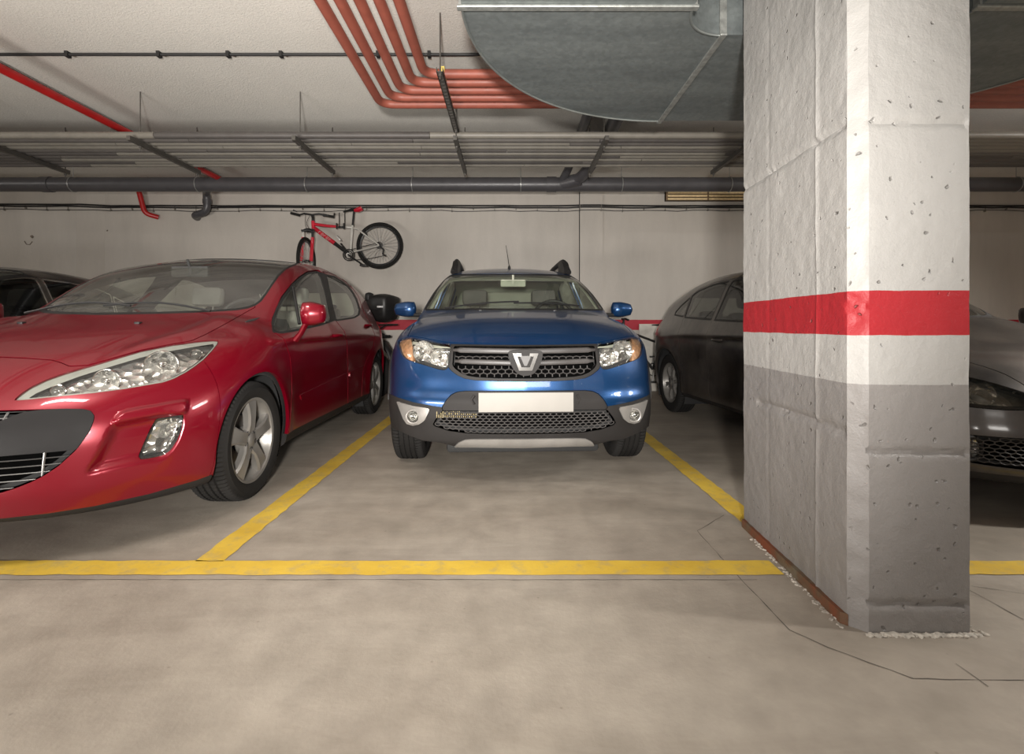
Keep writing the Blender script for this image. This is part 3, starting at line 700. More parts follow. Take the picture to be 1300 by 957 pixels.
def both(*fs): return lambda V: np.maximum.reduce([f(V) for f in fs])
def region(f, y0=None, y1=None, x0=None, z0=None, z1=None):
    def g(V):
        r = f(V)
        if y0 is not None: r = np.maximum(r, y0-V[:, 1])
        if y1 is not None: r = np.maximum(r, V[:, 1]-y1)
        if x0 is not None: r = np.maximum(r, x0-np.abs(V[:, 0]))
        if z0 is not None: r = np.maximum(r, z0-V[:, 2])
        if z1 is not None: r = np.maximum(r, V[:, 2]-z1)
        return r
    return g

# ---------------------------------------------------------------- wheels
M_tyre = simple('tyre_rubber', (.014, .013, .012), .85, spec=.25, bmp=.15, bscale=150)
M_alloy = simple('alloy_silver', (.34, .32, .30), .3, metal=.75, var=.08)
M_alloyd = simple('alloy_dusty', (.25, .238, .22), .36, metal=.45, var=.1)
M_plas = simple('black_plastic', (.016, .015, .015), .55, bmp=.12, bscale=260, var=.2)
M_liner = simple('arch_liner', (.020, .020, .020), .85, bmp=.3, bscale=60)
M_brake = simple('brake_disc', (.22, .20, .18), .45, metal=.7)
def tyre_mesh(R, rr_, w, name, parent):
    n = 160; hw = w/2
    prof = [(rr_, -hw*.80), (rr_+.012, -hw*.93), (rr_+.03, -hw*1.0), ((R+rr_)/2+.012, -hw*1.03), (R-.034, -hw*.985), (R-.018, -hw*.93), (R-.008, -hw*.84), (R-.003, -hw*.72)]
    gr = []
    for g in (-.47, -.16, .16, .47):
        gr += [(R, hw*(g-.055)), (R-.008, hw*(g-.04)), (R-.008, hw*(g+.04)), (R, hw*(g+.055))]
    prof = prof+gr+[(r, -h) for (r, h) in prof[::-1]]
    V = []; F = []; m = len(prof)
    for k in range(n):
        a = 2*math.pi*k/n; cut = (k % 2 == 0)
        for j, (r, h) in enumerate(prof):
            q = r
            if cut and (R-.025 < r): q = r-.009 if abs(h) > hw*.55 else r-.004
            V.append((h, q*math.cos(a), q*math.sin(a)))
    for k in range(n):
        k2 = (k+1) % n
        for j in range(m-1): F.append((k*m+j, k*m+j+1, k2*m+j+1, k2*m+j))
    return mesh_obj(name, V, F, M_tyre, parent, auto=38)
def wheel(car, x, y, R, rr_, w, sd, style, rot=0, steer=0, mat=None, names=('wheel',)):
    """a wheel centred at (x, y, R) of the car; sd = +1/-1 is the outer side"""
    mat = mat or M_alloy
    t = tyre_mesh(R, rr_, w, 'wheel', car.root); t.location = (x, y, R-.004); t.rotation_euler = (0, 0, steer if sd > 0 else math.pi+steer)
    if rot: pass
    hw = w/2
    # rim barrel and lip; local outer direction = +x
    mb = MB(); Mx = Matrix(((0, 0, 1, 0), (1, 0, 0, 0), (0, 1, 0, 0), (0, 0, 0, 1)))
    mb.lathe([(rr_+.002, hw*.80), (rr_+.012, hw*.86), (rr_+.006, hw*.90), (rr_-.006, hw*.86), (rr_-.012, hw*.72), (rr_-.03, hw*.45), (rr_-.035, -hw*.8), (rr_+.004, -hw*.85)], 72, Mx)
    mb.build('rim', mat, t)
    mb = MB(); ns = {'five': 5, 'seven': 7, 'ten': 6}[style]
    for k in range(ns):
        a = math.radians(rot)+2*math.pi*k/ns
        if style == 'five': st = [(.045, .040, .80, .52), (.085, .033, .86, .52), (.13, .036, .88, .52), (rr_-.045, .045, .86, .48), (rr_-.004, .060, .80, .4)]
        elif style == 'seven': st = [(.04, .026, .72, .5), (.09, .017, .78, .55), (.14, .016, .76, .52), (rr_-.04, .021, .70, .46), (rr_-.006, .030, .60, .36)]
        else: st = [(.04, .028, .66, .45), (.09, .019, .74, .5), (.14, .021, .74, .5), (rr_-.04, .028, .70, .44), (rr_-.006, .036, .6, .34)]
        V = []; F = []; ca, sa = math.cos(a), math.sin(a)
        for (r, hwid, xo, xi) in st:
            sec = [(-hwid, xi*hw), (-hwid*1.0, xo*hw-.010), (-hwid*.72, xo*hw), (0, xo*hw-.0035), (hwid*.72, xo*hw), (hwid, xo*hw-.010), (hwid, xi*hw)]
            for (t_, xx) in sec: V.append((xx, r*ca-t_*sa, r*sa+t_*ca))
        m = 7
        for i in range(len(st)-1):
            for j in range(m): F.append((i*m+j, i*m+(j+1) % m, (i+1)*m+(j+1) % m, (i+1)*m+j))
        mb.add(V, F)
    mb.lathe([(.0, .79*hw), (.03, .79*hw), (.034, .77*hw), (.055, .76*hw), (.072, .70*hw), (.074, .3*hw)], 40, Mx)
    o = mb.build('spokes', mat, t, auto=25)
    mb = MB(); mb.lathe([(.0, .83*hw), (.022, .825*hw), (.028, .80*hw), (.028, .7*hw)], 28, Mx); mb.build('centre_cap', mat, t)
    for k in range(5 if style != 'ten' else 4):
        a = math.radians(rot+36)+2*math.pi*k/(5 if style != 'ten' else 4); mb = MB(); cx, cy = .050*math.cos(a), .050*math.sin(a)
        mb.lathe([(.0, .735*hw), (.007, .735*hw), (.009, .78*hw), (.0125, .785*hw), (.0125, .60*hw)], 12, Matrix.Translation((0, cx, cy)) @ Mx); mb.build('wheel_bolt', M_plas, t)
    mb = MB(); mb.lathe([(.06, .1*hw), (.13, .1*hw), (.132, -.05*hw), (.06, -.05*hw)], 40, Mx, closed=True); mb.build('brake_disc', M_brake, t)
    mb = MB(); mb.lathe([(.0, -.25*hw), (rr_-.034, -.25*hw)], 40, Mx); mb.build('inner_disc', M_liner, t)
    return t
def arch_liner(car, y, R, sd, r, zc=None, front=False):
    zc = R if zc is None else zc
    mb = MB(); n = 28; V = []; F = []; xs = (.50, .66, .80, .835)
    for k in range(n+1):
        a = math.radians(-28)+math.radians(206 if y < 1.5 else 236)*k/n
        for x in xs: V.append((sd*x, y+r*math.cos(a), zc+r*math.sin(a)))
    m = len(xs)
    for k in range(n):
        for j in range(m-1): F.append((k*m+j, k*m+j+1, (k+1)*m+j+1, (k+1)*m+j))
    c = len(V); V.append((sd*.5, y, zc))
    for k in range(n): F.append((c, k*m, (k+1)*m))
    mb.add(V, F); return mb.build('arch_liner', M_liner, car.root)
# ---------------------------------------------------------------- cabin fittings
def seat_obj(car, x, y, z, mat, name='seat'):
    mb = MB(); mb.box(x-.24, x+.24, y-.25, y+.27, z-.14, z+.06, bev=.05)
    M = Matrix.Translation((x, y+.27, z+.0)) @ Matrix.Rotation(math.radians(-17), 4, 'X')
    mb.box(-.235, .235, -.06, .07, 0, .60, M, .05)
    M2 = Matrix.Translation((x, y+.45, z+.615)) @ Matrix.Rotation(math.radians(-10), 4, 'X')
    o = mb.build(name, mat, car.root)
    mb = MB(); mb.box(-.13, .13, -.05, .05, 0, .17, M2, .04); mb.cyl((x-.05, y+.44, z+.56), (x-.05, y+.45, z+.64), .007, 6); mb.cyl((x+.05, y+.44, z+.56), (x+.05, y+.45, z+.64), .007, 6)
    mb.build('headrest', mat, o); return o
def steering(car, x, y, z, tilt=25):
    M = Matrix.Translation((x, y, z)) @ Matrix.Rotation(math.radians(90-tilt), 4, 'X')
    mb = MB(); mb.tube([tuple(M @ Vector((.185*math.cos(a), .185*math.sin(a), 0))) for a in np.linspace(0, 2*math.pi, 36, endpoint=False)], .015, 8, closed=True)
    for a in (-90, 5, 175): mb.tube([tuple(M @ Vector((0, 0, .02))), tuple(M @ Vector((.18*math.cos(math.radians(a)), .18*math.sin(math.radians(a)), 0)))], .018, 8)
    mb.lathe([(.0, .03), (.06, .025), (.07, 0), (.05, -.05)], 20, M); return mb.build('steering_wheel', M_plas, car.root)
# ================================================================ car paints and trims
def paint(name, col, dark, metal=.45, rough=.32, dust=.0, flake=.10):
    m, nt, b = new_mat(name); lw = noise(nt, 1400, 2); n = noise(nt, 3.0, 5, .65)
    c = ramp(nt, lw.outputs['Fac'], [(.35, dark), (.65, col)])
    out = c.outputs['Color']
    if dust:
        d = ramp(nt, n.outputs['Fac'], [(.35, (0,)*3), (.75, (1,)*3)]); out = mix(nt, math_n(nt, 'MULTIPLY', d.outputs['Color'], dust), out, (.36, .31, .26))
        v = nt.nodes.new('ShaderNodeTexVoronoi'); v.inputs['Scale'].default_value = 28; tc = nt.nodes.new('ShaderNodeTexCoord'); nt.links.new(tc.outputs['Object'], v.inputs['Vector'])
        sp = ramp(nt, v.outputs['Distance'], [(.035, (1,)*3), (.07, (0,)*3)]); ns = noise(nt, 2.1, 2); sel = ramp(nt, ns.outputs['Fac'], [(.5, (0,)*3), (.6, (1,)*3)])
        out = mix(nt, math_n(nt, 'MULTIPLY', math_n(nt, 'MULTIPLY', sp.outputs['Color'], sel.outputs['Color']), .30), out, (.55, .6, .65))
    nt.links.new(out, b.inputs['Base Color']); setin(b, metal=metal, rough=rough, coat=.65, coat_rough=.03+dust*.3); return m
M_red = paint('red_car_paint', (.225, .0006, .012), (.17, .0004, .009), .35, .30, .0)
M_blue = paint('blue_car_paint', (.007, .060, .18), (.004, .038, .125), .6, .30, .05)
M_blk = paint('black_car_paint', (.034, .029, .027), (.022, .019, .018), .3, .4, .24)
M_glass = glass_mat('car_glass', (.86, .91, .85), dust=.04); M_glassd = glass_mat('tinted_glass', (.42, .44, .42)); M_lens = glass_mat('lamp_lens', (.97, .97, .96), .02)
M_clad = simple('grey_black_cladding', (.020, .018, .017), .6, spec=.3, bmp=.12, bscale=300, var=.18, nscale=5)
M_cladL = simple('grille_grey', (.06, .055, .053), .42, var=.12)
M_trim = simple('cabin_trim', (.42, .43, .35), .75); M_cab = simple('cabin_dark', (.035, .035, .034), .7, bmp=.2, bscale=200)
M_seat = simple('seat_cloth', (.16, .15, .14), .9, bmp=.4, bscale=240, var=.2); M_seatL = simple('seat_cloth_light', (.30, .285, .26), .9, bmp=.4, bscale=240)
M_comb = simple('honeycomb_grey', (.05, .046, .044), .5, var=.15)
M_chr = simple('chrome', (.75, .74, .72), .12, metal=1, var=.05)
M_plate = simple('plate_white', (.34, .325, .30), .6, spec=.2, var=.03); M_silv = simple('satin_silver', (.33, .315, .295), .35, metal=.5)
M_rubber = simple('black_rubber', (.012, .012, .012), .5)
def reflector():
    m, nt, b = new_mat('lamp_reflector'); v = nt.nodes.new('ShaderNodeTexVoronoi'); v.inputs['Scale'].default_value = 26
    tc = nt.nodes.new('ShaderNodeTexCoord'); nt.links.new(tc.outputs['Object'], v.inputs['Vector'])
    r = ramp(nt, v.outputs['Color'], [(.2, (.28, .275, .255)), (.8, (.85, .84, .80))]); nt.links.new(r.outputs['Color'], b.inputs['Base Color'])
    setin(b, metal=.8, rough=.2); bump(nt, b, v.outputs['Distance'], .8, .02); return m
M_refl = reflector(); M_amber = simple('amber_lens', (.50, .27, .14), .25, coat=1, metal=.3, nscale=40, var=.35); M_redl = simple('tail_lamp_red', (.45, .01, .012), .2, coat=1)

def inner_shell(car, openings, mat_top, mat_low, zsplit=.82):
    s = car.full
    for S in openings: _, s = s.cut(S(s.V)+.020)
    lo, hi = s.cut(s.V[:, 2]-zsplit)
    hi.obj('cabin_lining', mat_top, car.root, .03, 0); lo.obj('underbody', mat_low, car.root, .03, 0)
def tub(a, name, mat, parent, depth, lift=0):
    return a.obj(name, mat, parent, depth, -(depth-.002-lift))
def bowl(mb, x, y, z, r, d, tilt=0, n=28):
    """parabolic reflector opening towards the nose"""
    M = Matrix.Translation((x, y, z)) @ Matrix.Rotation(tilt, 4, 'Z') @ Matrix.Rotation(math.radians(90), 4, 'X')
    pr = [(r*t, d*(t*t-1)) for t in np.linspace(0, 1, 9)]+[(r*1.06, .004), (r*1.08, -.004)]
    return mb.lathe(pr, n, M)
def bulb(mb, x, y, z, r, tilt=0):
    M = Matrix.Translation((x, y, z)) @ Matrix.Rotation(tilt, 4, 'Z') @ Matrix.Rotation(math.radians(90), 4, 'X')
    return mb.lathe([(0, r), (r*.5, r*.85), (r*.8, r*.5), (r, 0), (r*.8, -r*1.5)], 18, M)
def wing_mirror(car, x, y, z, sd, w, h, d, mat, name='wing_mirror', foot=(.10, -.07)):
    bm = bmesh.new(); bmesh.ops.create_cube(bm, size=2); bmesh.ops.subdivide_edges(bm, edges=bm.edges[:], cuts=5, use_grid_fill=True)
    for v in bm.verts:
        p = v.co; q = max(abs(p.x), abs(p.y), abs(p.z)); L = p.length; e = p*(q/L); p = p*.42+e*.58*1.0  # rounded box
        taper = 1-.16*(p.x if True else 0)
        v.co = Vector((p.x*w/2*sd, p.y*d/2*(.75 if p.y < 0 else 1)*(1-.12*p.x), p.z*h/2*taper))
        if v.co.y < 0: v.co.y *= 1
        v.co.y += abs(p.x+.3)*.02+abs(p.z)*.015*(1 if p.y < 0 else 0)
    bm.faces.ensure_lookup_table()
    mb = MB(); mb.bm(bm, Matrix.Translation((x, y, z))); o = mb.build(name, mat, car.root, auto=60)
    mb = MB(); M = Matrix.Translation((x, y+d*.46, z)); mb.box(-w*.40, w*.40, 0, .012, -h*.38, h*.38, M, .005); mb.build('mirror_glass', M_chr, o)
    mb = MB(); fx, fz = foot; mb.tube([(x-sd*w*.25, y+.01, z-h*.36), (x-sd*(w*.25+fx*.5), y+.015, z-h*.36+fz*.6), (x-sd*(w*.25+fx), y+.02, z-h*.36+fz)], [.028, .026, .034], 10, flat=.6); mb.build('mirror_arm', M_plas if foot[1] > -.1 else mat, o)
    return o
def on_path(car, pts, lift=.0, view='front', n=14):
    """polyline laid on the body surface; pts are (x, z) seen from the front or (y, z, side) from the side"""
    out = []
    for i in range(len(pts)-1):
        for k in range(n):
            t = k/n; a = np.array(pts[i], float)*(1-t)+np.array(pts[i+1], float)*t
            if view == 'front': yy, nn = car.surf_y(a[0], a[1]); out += [(a[0], yy-lift, a[1])] if yy is not None else []
            else: xx, nn = car.side_x(a[0], a[1], a[2]); out += [(xx+a[2]*lift, a[0], a[1])] if xx is not None else []
    return out
def inv_px(car, u, v, D0=None, side=None):
    """local point where the sight line through (u, v) of the photograph meets the body"""
    Mi = car.root_matrix().inverted(); o = Mi @ Vector((0, 0, EYE)); d = (Mi.to_3x3() @ Vector(((u-U0)/FPX, 1, (V0-v)/FPX))).normalized()
    h = car.bvh.ray_cast(o, d); return (h[0], h[1]) if h[0] is not None else (None, None)
Car.root_matrix = lambda s: Matrix.Translation((s.loc[0], s.loc[1], 0)) @ Matrix.Rotation(s.yaw, 4, 'Z')
def honeycomb(car, inside, x0, x1, z0, z1, cw, ch, r, inset, name, mat, parent, mirror=True):
    """hexagon lattice following the body surface, clipped to inside(x, z) < 0"""
    cache = {}
    def pt(x, z):
        key = (round(x, 4), round(z, 4))
        if key not in cache:
            y, nn = car.surf_y(x, z); cache[key] = (x, y+inset, z) if y is not None else None
        return cache[key]
    mb = MB(); rows = int((z1-z0)/(ch*.75))+2; colsn = int((x1-x0)/cw)+2
    for j in range(rows):
        for i in range(colsn):
            cx = x0+i*cw+(cw/2 if j % 2 else 0); cz = z0+j*ch*.75
            P = [(cx, cz+ch/2), (cx+cw/2, cz+ch/4), (cx+cw/2, cz-ch/4), (cx, cz-ch/2), (cx-cw/2, cz-ch/4), (cx-cw/2, cz+ch/4)]
            for a, b in ((0, 1), (1, 2), (5, 0)):
                p, q = P[a], P[b]
                if inside(p[0], p[1]) > -.002 or inside(q[0], q[1]) > -.002: continue
                A, B = pt(*p), pt(*q)
                if A and B: mb.tube([A, B], r, 5, cap=False, flat=1.0)
    return mb.build(name, mat, parent, auto=60)

def common_glass(car, p):
    """arches, windscreen, side windows, rear window; returns the openings"""
    ops = []
    for (ya, za, ra) in p['arch']:
        S = lambda V, ya=ya, za=za, ra=ra: np.maximum(np.sqrt((V[:, 1]-ya)**2+(V[:, 2]-za)**2)-ra, .45-np.abs(V[:, 0]))
        car.take(S, 0); ops.append(S)
        S2 = lambda V, ya=ya, za=za, ra=ra: np.maximum(np.maximum(np.abs(V[:, 1]-ya)-ra*.995, V[:, 2]-za), .45-np.abs(V[:, 0])); car.take(S2, 0); ops.append(S2)
    ws = p['windscreen']; a = car.take(ws, .001); a.obj('windscreen', p.get('wglass', M_glass), car.root, .003, .004); ops.append(ws)
    rim = lambda V: np.maximum(ws(V)-.014, -V[:, 1]*0-1); a = car.take(rim, 0); a.obj('windscreen_seal', M_rubber, car.root, .001, .01)
    for k, w in enumerate(p['windows']):
        a = car.take(w, .001)
        for h in car.halves(a): h.obj('side_window', p.get('sglass', M_glass), car.root, .004, .004)
        ops.append(w); rim = lambda V, w=w: w(V)-p.get('wrim', .013); a = car.take(rim, 0)
        for h in car.halves(a): h.obj('window_frame', p.get('rimmat', M_rubber), car.root, .001, .012)
    if p.get('rearglass'):
        a = car.take(p['rearglass'], .001); a.obj('rear_window', p.get('sglass', M_glass), car.root, .003, .004); ops.append(p['rearglass'])
    return ops

# ================================================================ the blue hatchback with black cladding
def blue_car():
    H = 1.53
    cfg = dict(L=4.08, H=1.56, cw=.30, ch=1.2, zg=1.0, tum=.41, crp=2.6, hoodw=.74, rcr=.045, rgy=4.0, rgs=.42,
        W=([0, .35, .62, .85, 1.15, 1.5, 2.2, 3.0, 3.4, 3.8, 4.1], [.80, .835, .858, .862, .845, .84, .845, .85, .862, .84, .80]),
        OL=([.1, .2, .3, .42, .55, .70, .80, .88, .95, 1.02, 1.1], [.06, .035, .012, .0, .0, .006, .018, .035, .06, .10, .16]),
        T=([-.1, .05, .16, .35, .6, .9, 1.1, 1.4, 2.5, 3.6, 4.1], [.78, .838, .885, .95, 1.0, 1.045, 1.05, 1.03, 1.02, 1.03, 1.0]),
        CR=([0, .3, .9, 1.4, 4.1], [.045, .07, .075, .06, .05]),
        A=([0, .2, .4, .55, .68, .78, .86, .95], [0, .008, .04, .085, .16, .27, .43, .70]),
        B=([.1, .2, .27, .34, .42, .50, .56, .64, .72, .80, .86, 1.0], [.16, .075, .03, .012, .0, .0, .022, .035, .055, .075, .13, .35]),
        R=([.5, .95, 1.2, 1.6, 1.92, 2.15, 2.6, 3.2, 3.7, 4.1], [.78, 1.035, 1.155, 1.325, 1.43, 1.48, 1.525, 1.51, 1.455, 1.37]),
        GT=([.8, 1.1, 1.6, 2.2, 3.0, 3.6, 4.1], [.755, .768, .785, .795, .785, .765, .72]),
        ZB=([-.1, 0, .3, .8, 1.2, 3.5, 4.1], [.245, .235, .23, .22, .20, .20, .32]),
        RA=([0, .5, .75, .9], [0, .03, .12, .3]), RB=([.2, .5, .8, 1.1, 1.5], [.08, .0, .03, .08, .22]),
        arches=[(.82, .33, .40, .018), (3.41, .33, .40, .018)], k=(.13, .10, .16, .09, .05))
    loc = (.0865, 2.785); c = Car(cfg, 'hatchback_car', 'bright blue hatchback with black lower cladding and roof rails, in the middle bay', loc, math.radians(2.25), -1)
    R0 = c.root
    WS = region(c.m_px([(541, 391.8), (546, 383), (556, 366), (565, 354.5), (573, 350.6), (585, 349.6), (650, 349.2), (700, 349.2), (700, 391.4), (600, 391.0)]), y0=.8, y1=2.4, z0=.99)
    W1 = c.m_side([(1.50, 1.055), (1.62, 1.14), (1.95, 1.32), (2.30, 1.43), (2.36, 1.43), (2.36, 1.06)])
    W2 = c.m_side([(2.44, 1.06), (2.44, 1.435), (2.9, 1.43), (3.25, 1.37), (3.42, 1.15), (3.38, 1.08)])
    W3 = c.m_side([(3.50, 1.10), (3.42, 1.32), (3.55, 1.33), (3.78, 1.14), (3.75, 1.11)])
    RG = lambda V: np.maximum.reduce([3.75-V[:, 1], 1.08-V[:, 2], V[:, 2]-1.40, np.abs(V[:, 0])-.60+(V[:, 2]-1.08)*.25])
    ops = common_glass(c, dict(arch=[(.82, .335, .365), (3.41, .335, .365)], windscreen=WS, windows=[W1, W2, W3], rearglass=RG))
    # front end outlines, read on its left half
    G = region(c.m_px([(571.8, 436), (620, 437), (669, 437.2), (720, 437), (720, 484), (669, 484.3), (630, 484), (603, 482.6), (590, 480.5), (581, 476.5), (573.5, 471), (569, 466.5), (571.5, 458)]), y1=.5)
    gpl = [(505.5, 432.6), (512, 429.6), (520, 428.2), (534, 429.8), (546.4, 432.0), (560, 434.3), (571.0, 436.2), (571.6, 448), (570.6, 461), (568, 467.6), (563, 469.6), (553, 467.6), (540, 463.6), (526, 459.4), (516, 455.5), (510, 449.5), (507, 441)]
    HL = region(c.m_px(gpl, 3), y1=1.0, z0=.6)
    LP = region(c.m_px([(560.5, 517.5), (566, 508), (572.5, 500.8), (580, 497.3), (590, 496.2), (720, 496.2), (720, 521.5), (562, 521.5)]), y1=.5)     # panel behind the number plate
    LG = region(c.m_px([(561.5, 521.5), (720, 521.5), (720, 551), (620, 551), (590, 549.8), (570, 547), (551.5, 541.0), (549.6, 538.4), (553, 532)]), y1=.5)
    CL = region(c.m_px([(470, 490), (494.5, 499.8), (505, 504.5), (525, 510.6), (545, 514.6), (560.8, 517), (720, 517), (720, 640), (470, 640)]), y1=.475)
    CLside = lambda V: np.maximum(V[:, 2]-.335-(.0 if True else 0), .2-V[:, 1])
    SK = region(c.m_px([(577, 566), (582, 561.5), (590, 557.8), (600, 557.0), (720, 556.6), (720, 567.0), (690, 567), (600, 565.8)]), y1=.5)
    CUT = region(c.m_px([(400, 538), (497, 543), (506, 546.7), (521, 553.2), (537, 559.3), (558, 561.8), (577, 566.3), (600, 567.2), (720, 568), (720, 700), (400, 700)]), y1=.50)
    c.take(CUT, 0)
    HD = region(c.m_px([(517.5, 427.0), (521, 426.6), (534, 428.2), (546.4, 430.6), (560, 433), (571.8, 434.9), (620, 435.7), (720, 435.9), (720, 392.6), (600, 392.2), (545, 393.0), (537.5, 394.8), (530, 404), (523, 416)]), y1=1.28, z0=.7)
    FB = region(c.m_px([(503.6, 508.0), (510, 510.8), (525, 514.8), (546.2, 518.2), (545, 523), (539.5, 534), (533, 538.4), (525, 540.2), (517, 538), (512.5, 531.5), (508, 520)]), y1=.8)
    # ---- assemble
    g = c.take(G, .001); _fr = c.m_px([(576, 438.8), (669, 439.6), (730, 439.6), (730, 480.6), (669, 480.8), (632, 480.5), (606, 479.2), (594, 477), (585, 473.5), (578, 468.5), (574, 463.5)])
    gi, go = g.cut(_fr(g.V)); go.obj('grille_frame', M_clad, R0, .002, .05); tub(gi, 'grille_back', simple('grille_void', (.003, .003, .003), 1, spec=0), R0, .055)
    zof = lambda v, y=.05: EYE-(v-V0)*(loc[1]+y)/FPX
    def in_px(S):   # (x, z) -> signed distance, on the surface
        def q(x, z):
            y, nn = c.surf_y(x, z)
            return 1 if y is None else float(S(np.array([[x, y, z]]))[0])
        return q
    gm = in_px(_fr)
    lowS = lambda x, z: max(gm(x, z), z-(zof(466.5)))
    honeycomb(c, lambda x, z: max(gm(x, z)+0*.01, z-zof(464.5)), -.42, .42, zof(482), zof(462), .041, .030, .0034, .02, 'honeycomb', M_comb, R0)
    honeycomb(c, lambda x, z: max(gm(x, z), z-zof(451), zof(457)-z), -.42, .42, zof(458), zof(450), .041, .018, .003, .022, 'honeycomb', M_comb, R0)
    for (va, vb, hh, xe) in ((446.5, 445.0, .017, .41), (461.5, 459.0, .016, .40)):
        V = []; F = []; n = 40
        for k in range(n+1):
            x = -xe+2*xe*k/n; t = abs(x)/xe; zc = zof(va+(vb-va)*t); y, _n = c.surf_y(x, zc)
            if t > .93: hk = hh*(.55)
            else: hk = hh
            for (dz, dy) in ((hk, .030), (hk*.8, .006), (0, -.001), (-hk*.8, .004), (-hk, .030)): V.append((x, y+dy, zc+dz))
        for k in range(n):
            for j in range(4): F.append((k*5+j, (k+1)*5+j, (k+1)*5+j+1, k*5+j+1))
        F += [(0, 1, 2, 3, 4), tuple(n*5+j for j in (4, 3, 2, 1, 0))]
        mb = MB(); mb.add(V, F); mb.build('grille_bar', M_cladL, R0, auto=50)
    # emblem on its dark plinth
    yE, _n = c.surf_y(0, zof(458)); sc_ = 1/228.0*1.0
    def sh(pts, y0, y1, name, mat, par):     # outline in photo pixels about (668, 458), upright plate facing the nose
        P = [((u-668)*sc_, -(v-458)*sc_) for u, v in pts]; M = Matrix.Translation((0.0, yE, zof(458))) @ Matrix.Rotation(math.radians(90), 4, 'X')
        mb = MB(); mb.prism(P, y0, y1, M); return mb.build(name, mat, par, auto=30)
    e = sh(spline_poly([(646, 449), (650, 445), (668, 443.5), (686, 445), (690, 449), (687, 462), (681, 471.5), (674, 476), (668, 477), (662, 476), (655, 471.5), (649, 462)], 3), -.02, .018, 'emblem_plinth', M_clad, R0)
    outer = [(651.5, 448.2), (662.5, 448.2), (663, 452.2), (657.5, 452.2), (662.6, 466), (673.4, 466), (678.5, 452.2), (673, 452.2), (673.5, 448.2), (684.5, 448.2), (676.4, 470.2), (659.6, 470.2)]
    sh(outer, .018, .026, 'emblem', M_chr, e)
    sh([(664, 451.5), (672, 451.5), (674.6, 453), (669.6, 464.2), (666.4, 464.2), (661.4, 453)], .018, .021, 'emblem_plate', M_cladL, e)
    # headlights
    a = c.take(HL, .0015)
    amb = c.m_px([(500, 425), (520.4, 425), (522, 440), (522, 450), (524, 465), (500, 465)])
    for sd, h in zip((1, -1), c.halves(a)):
        o = h.obj('headlight', M_lens, R0, .0, .012)
        t = tub(h, 'lamp_housing', M_refl, o, .036, .01)
        am, _r = h.cut(amb(h.V)); am.obj('turn_signal', M_amber, o, .012, .02)
        mb = MB(); mb2 = MB()
        for (u, v, r) in ((537, 447, .062), (558, 453, .045)):
            p, nn = inv_px(c, u, v); mb = MB(); x = abs(p.x)*sd; bowl(mb, x, p.y+.030, p.z, r, .04, sd*.25); mb.build('reflector_bowl', M_refl, o); mb = MB(); bulb(mb, x, p.y+.045, p.z, .016, sd*.25); mb.build('bulb', M_chr, o)
    # number plate zone
    g = c.take(LP, .001); g.obj('plate_panel', M_clad, R0, .006, .03)
    yP, _n = c.surf_y(0, zof(510)); mb = MB(); mb.box(-.262, .262, yP-.012, yP-.006, zof(522.6, 0), zof(498, 0), bev=.002); pl = mb.build('number_plate', M_plate, R0)
    for sx in (-1, 1):
        mb = MB(); mb.tube([(sx*.285, yP-.003, zof(500)), (sx*.30, yP-.006, zof(505)), (sx*.285, yP-.003, zof(511))], .008, 6); mb.build('plate_panel_rib', M_clad, R0)
    g = c.take(LG, .001); tub(g, 'lower_grille_back', simple('grille_void', (.003, .003, .003), 1, spec=0), R0, .05)
    lgm = in_px(LG); honeycomb(c, lgm, -.56, .56, zof(553), zof(520), .034, .021, .0032, .012, 'honeycomb', M_comb, R0)
    mb = MB(); yF = c.surf_y(-.39, zof(526))[0]
    for k in range(20): mb.box(-.50+.0115*k, -.495+.0115*k, yF+.026, yF+.034, zof(530), zof(522))
    mb.build('radiator_fins', simple('radiator_brass', (.20, .16, .08), .4, metal=.5, nscale=200, var=.6), R0)
    g = c.take(SK, 0); g.obj('skid_plate', M_silv, R0, -.010, .03)
    g = c.take(FB, .001)
    for sd, h in zip((1, -1), c.halves(g)):
        p, nn = inv_px(c, 525, 528.5); x = abs(p.x)*sd
        hole = lambda V: np.sqrt((np.abs(V[:, 0])-abs(p.x))**2+(V[:, 2]-p.z)**2)-.034
        hi_, ho = h.cut(hole(h.V)); o = ho.obj('fog_lamp_bezel', M_silv, R0, -.006, .03)
        mb = MB(); mb.tube([(x+.038*math.cos(t), p.y-.012, p.z+.038*math.sin(t)) for t in np.linspace(0, 2*math.pi, 30, endpoint=False)], .006, 8, closed=True); mb.build('bezel_ring', M_silv, o)
        mb = MB(); bowl(mb, x, p.y+.012, p.z, .035, .03, sd*.15); mb.build('fog_lamp_reflector', M_refl, o)
        mb = MB(); M = Matrix.Translation((x, p.y, p.z)) @ Matrix.Rotation(math.radians(90), 4, 'X'); mb.lathe([(0, .012), (.02, .009), (.034, 0)], 24, M); mb.build('fog_lamp_lens', M_lens, o)
    g = c.take(CL, .0005); g.obj('lower_bumper', M_clad, R0, .0, .05)
    g = c.take(lambda V: V[:, 2]-.33, .0); g.obj('sill_cladding', M_clad, R0, -.004, .03)
    fl_ = lambda V: np.minimum(np.sqrt((V[:, 1]-.82)**2+(V[:, 2]-.335)**2), np.sqrt((V[:, 1]-3.41)**2+(V[:, 2]-.335)**2))-.425
    g = c.take(lambda V: np.maximum(fl_(V), .5-np.abs(V[:, 0])), .0)
    l1, l2 = g.cut(g.V[:, 1]-2.1)
    for q in (l1, l2):
        for h in c.halves(q): h.obj('arch_cladding', M_clad, R0, -.009, .03)
    g = c.take(HD, .0022); g.obj('bonnet', M_blue, R0, 0, .02)
    g = c.take(lambda V: np.maximum(V[:, 1]-.62+.25*(V[:, 2]-.4), V[:, 2]-.93), .0015); g.obj('front_bumper', M_blue, R0, 0, .02)
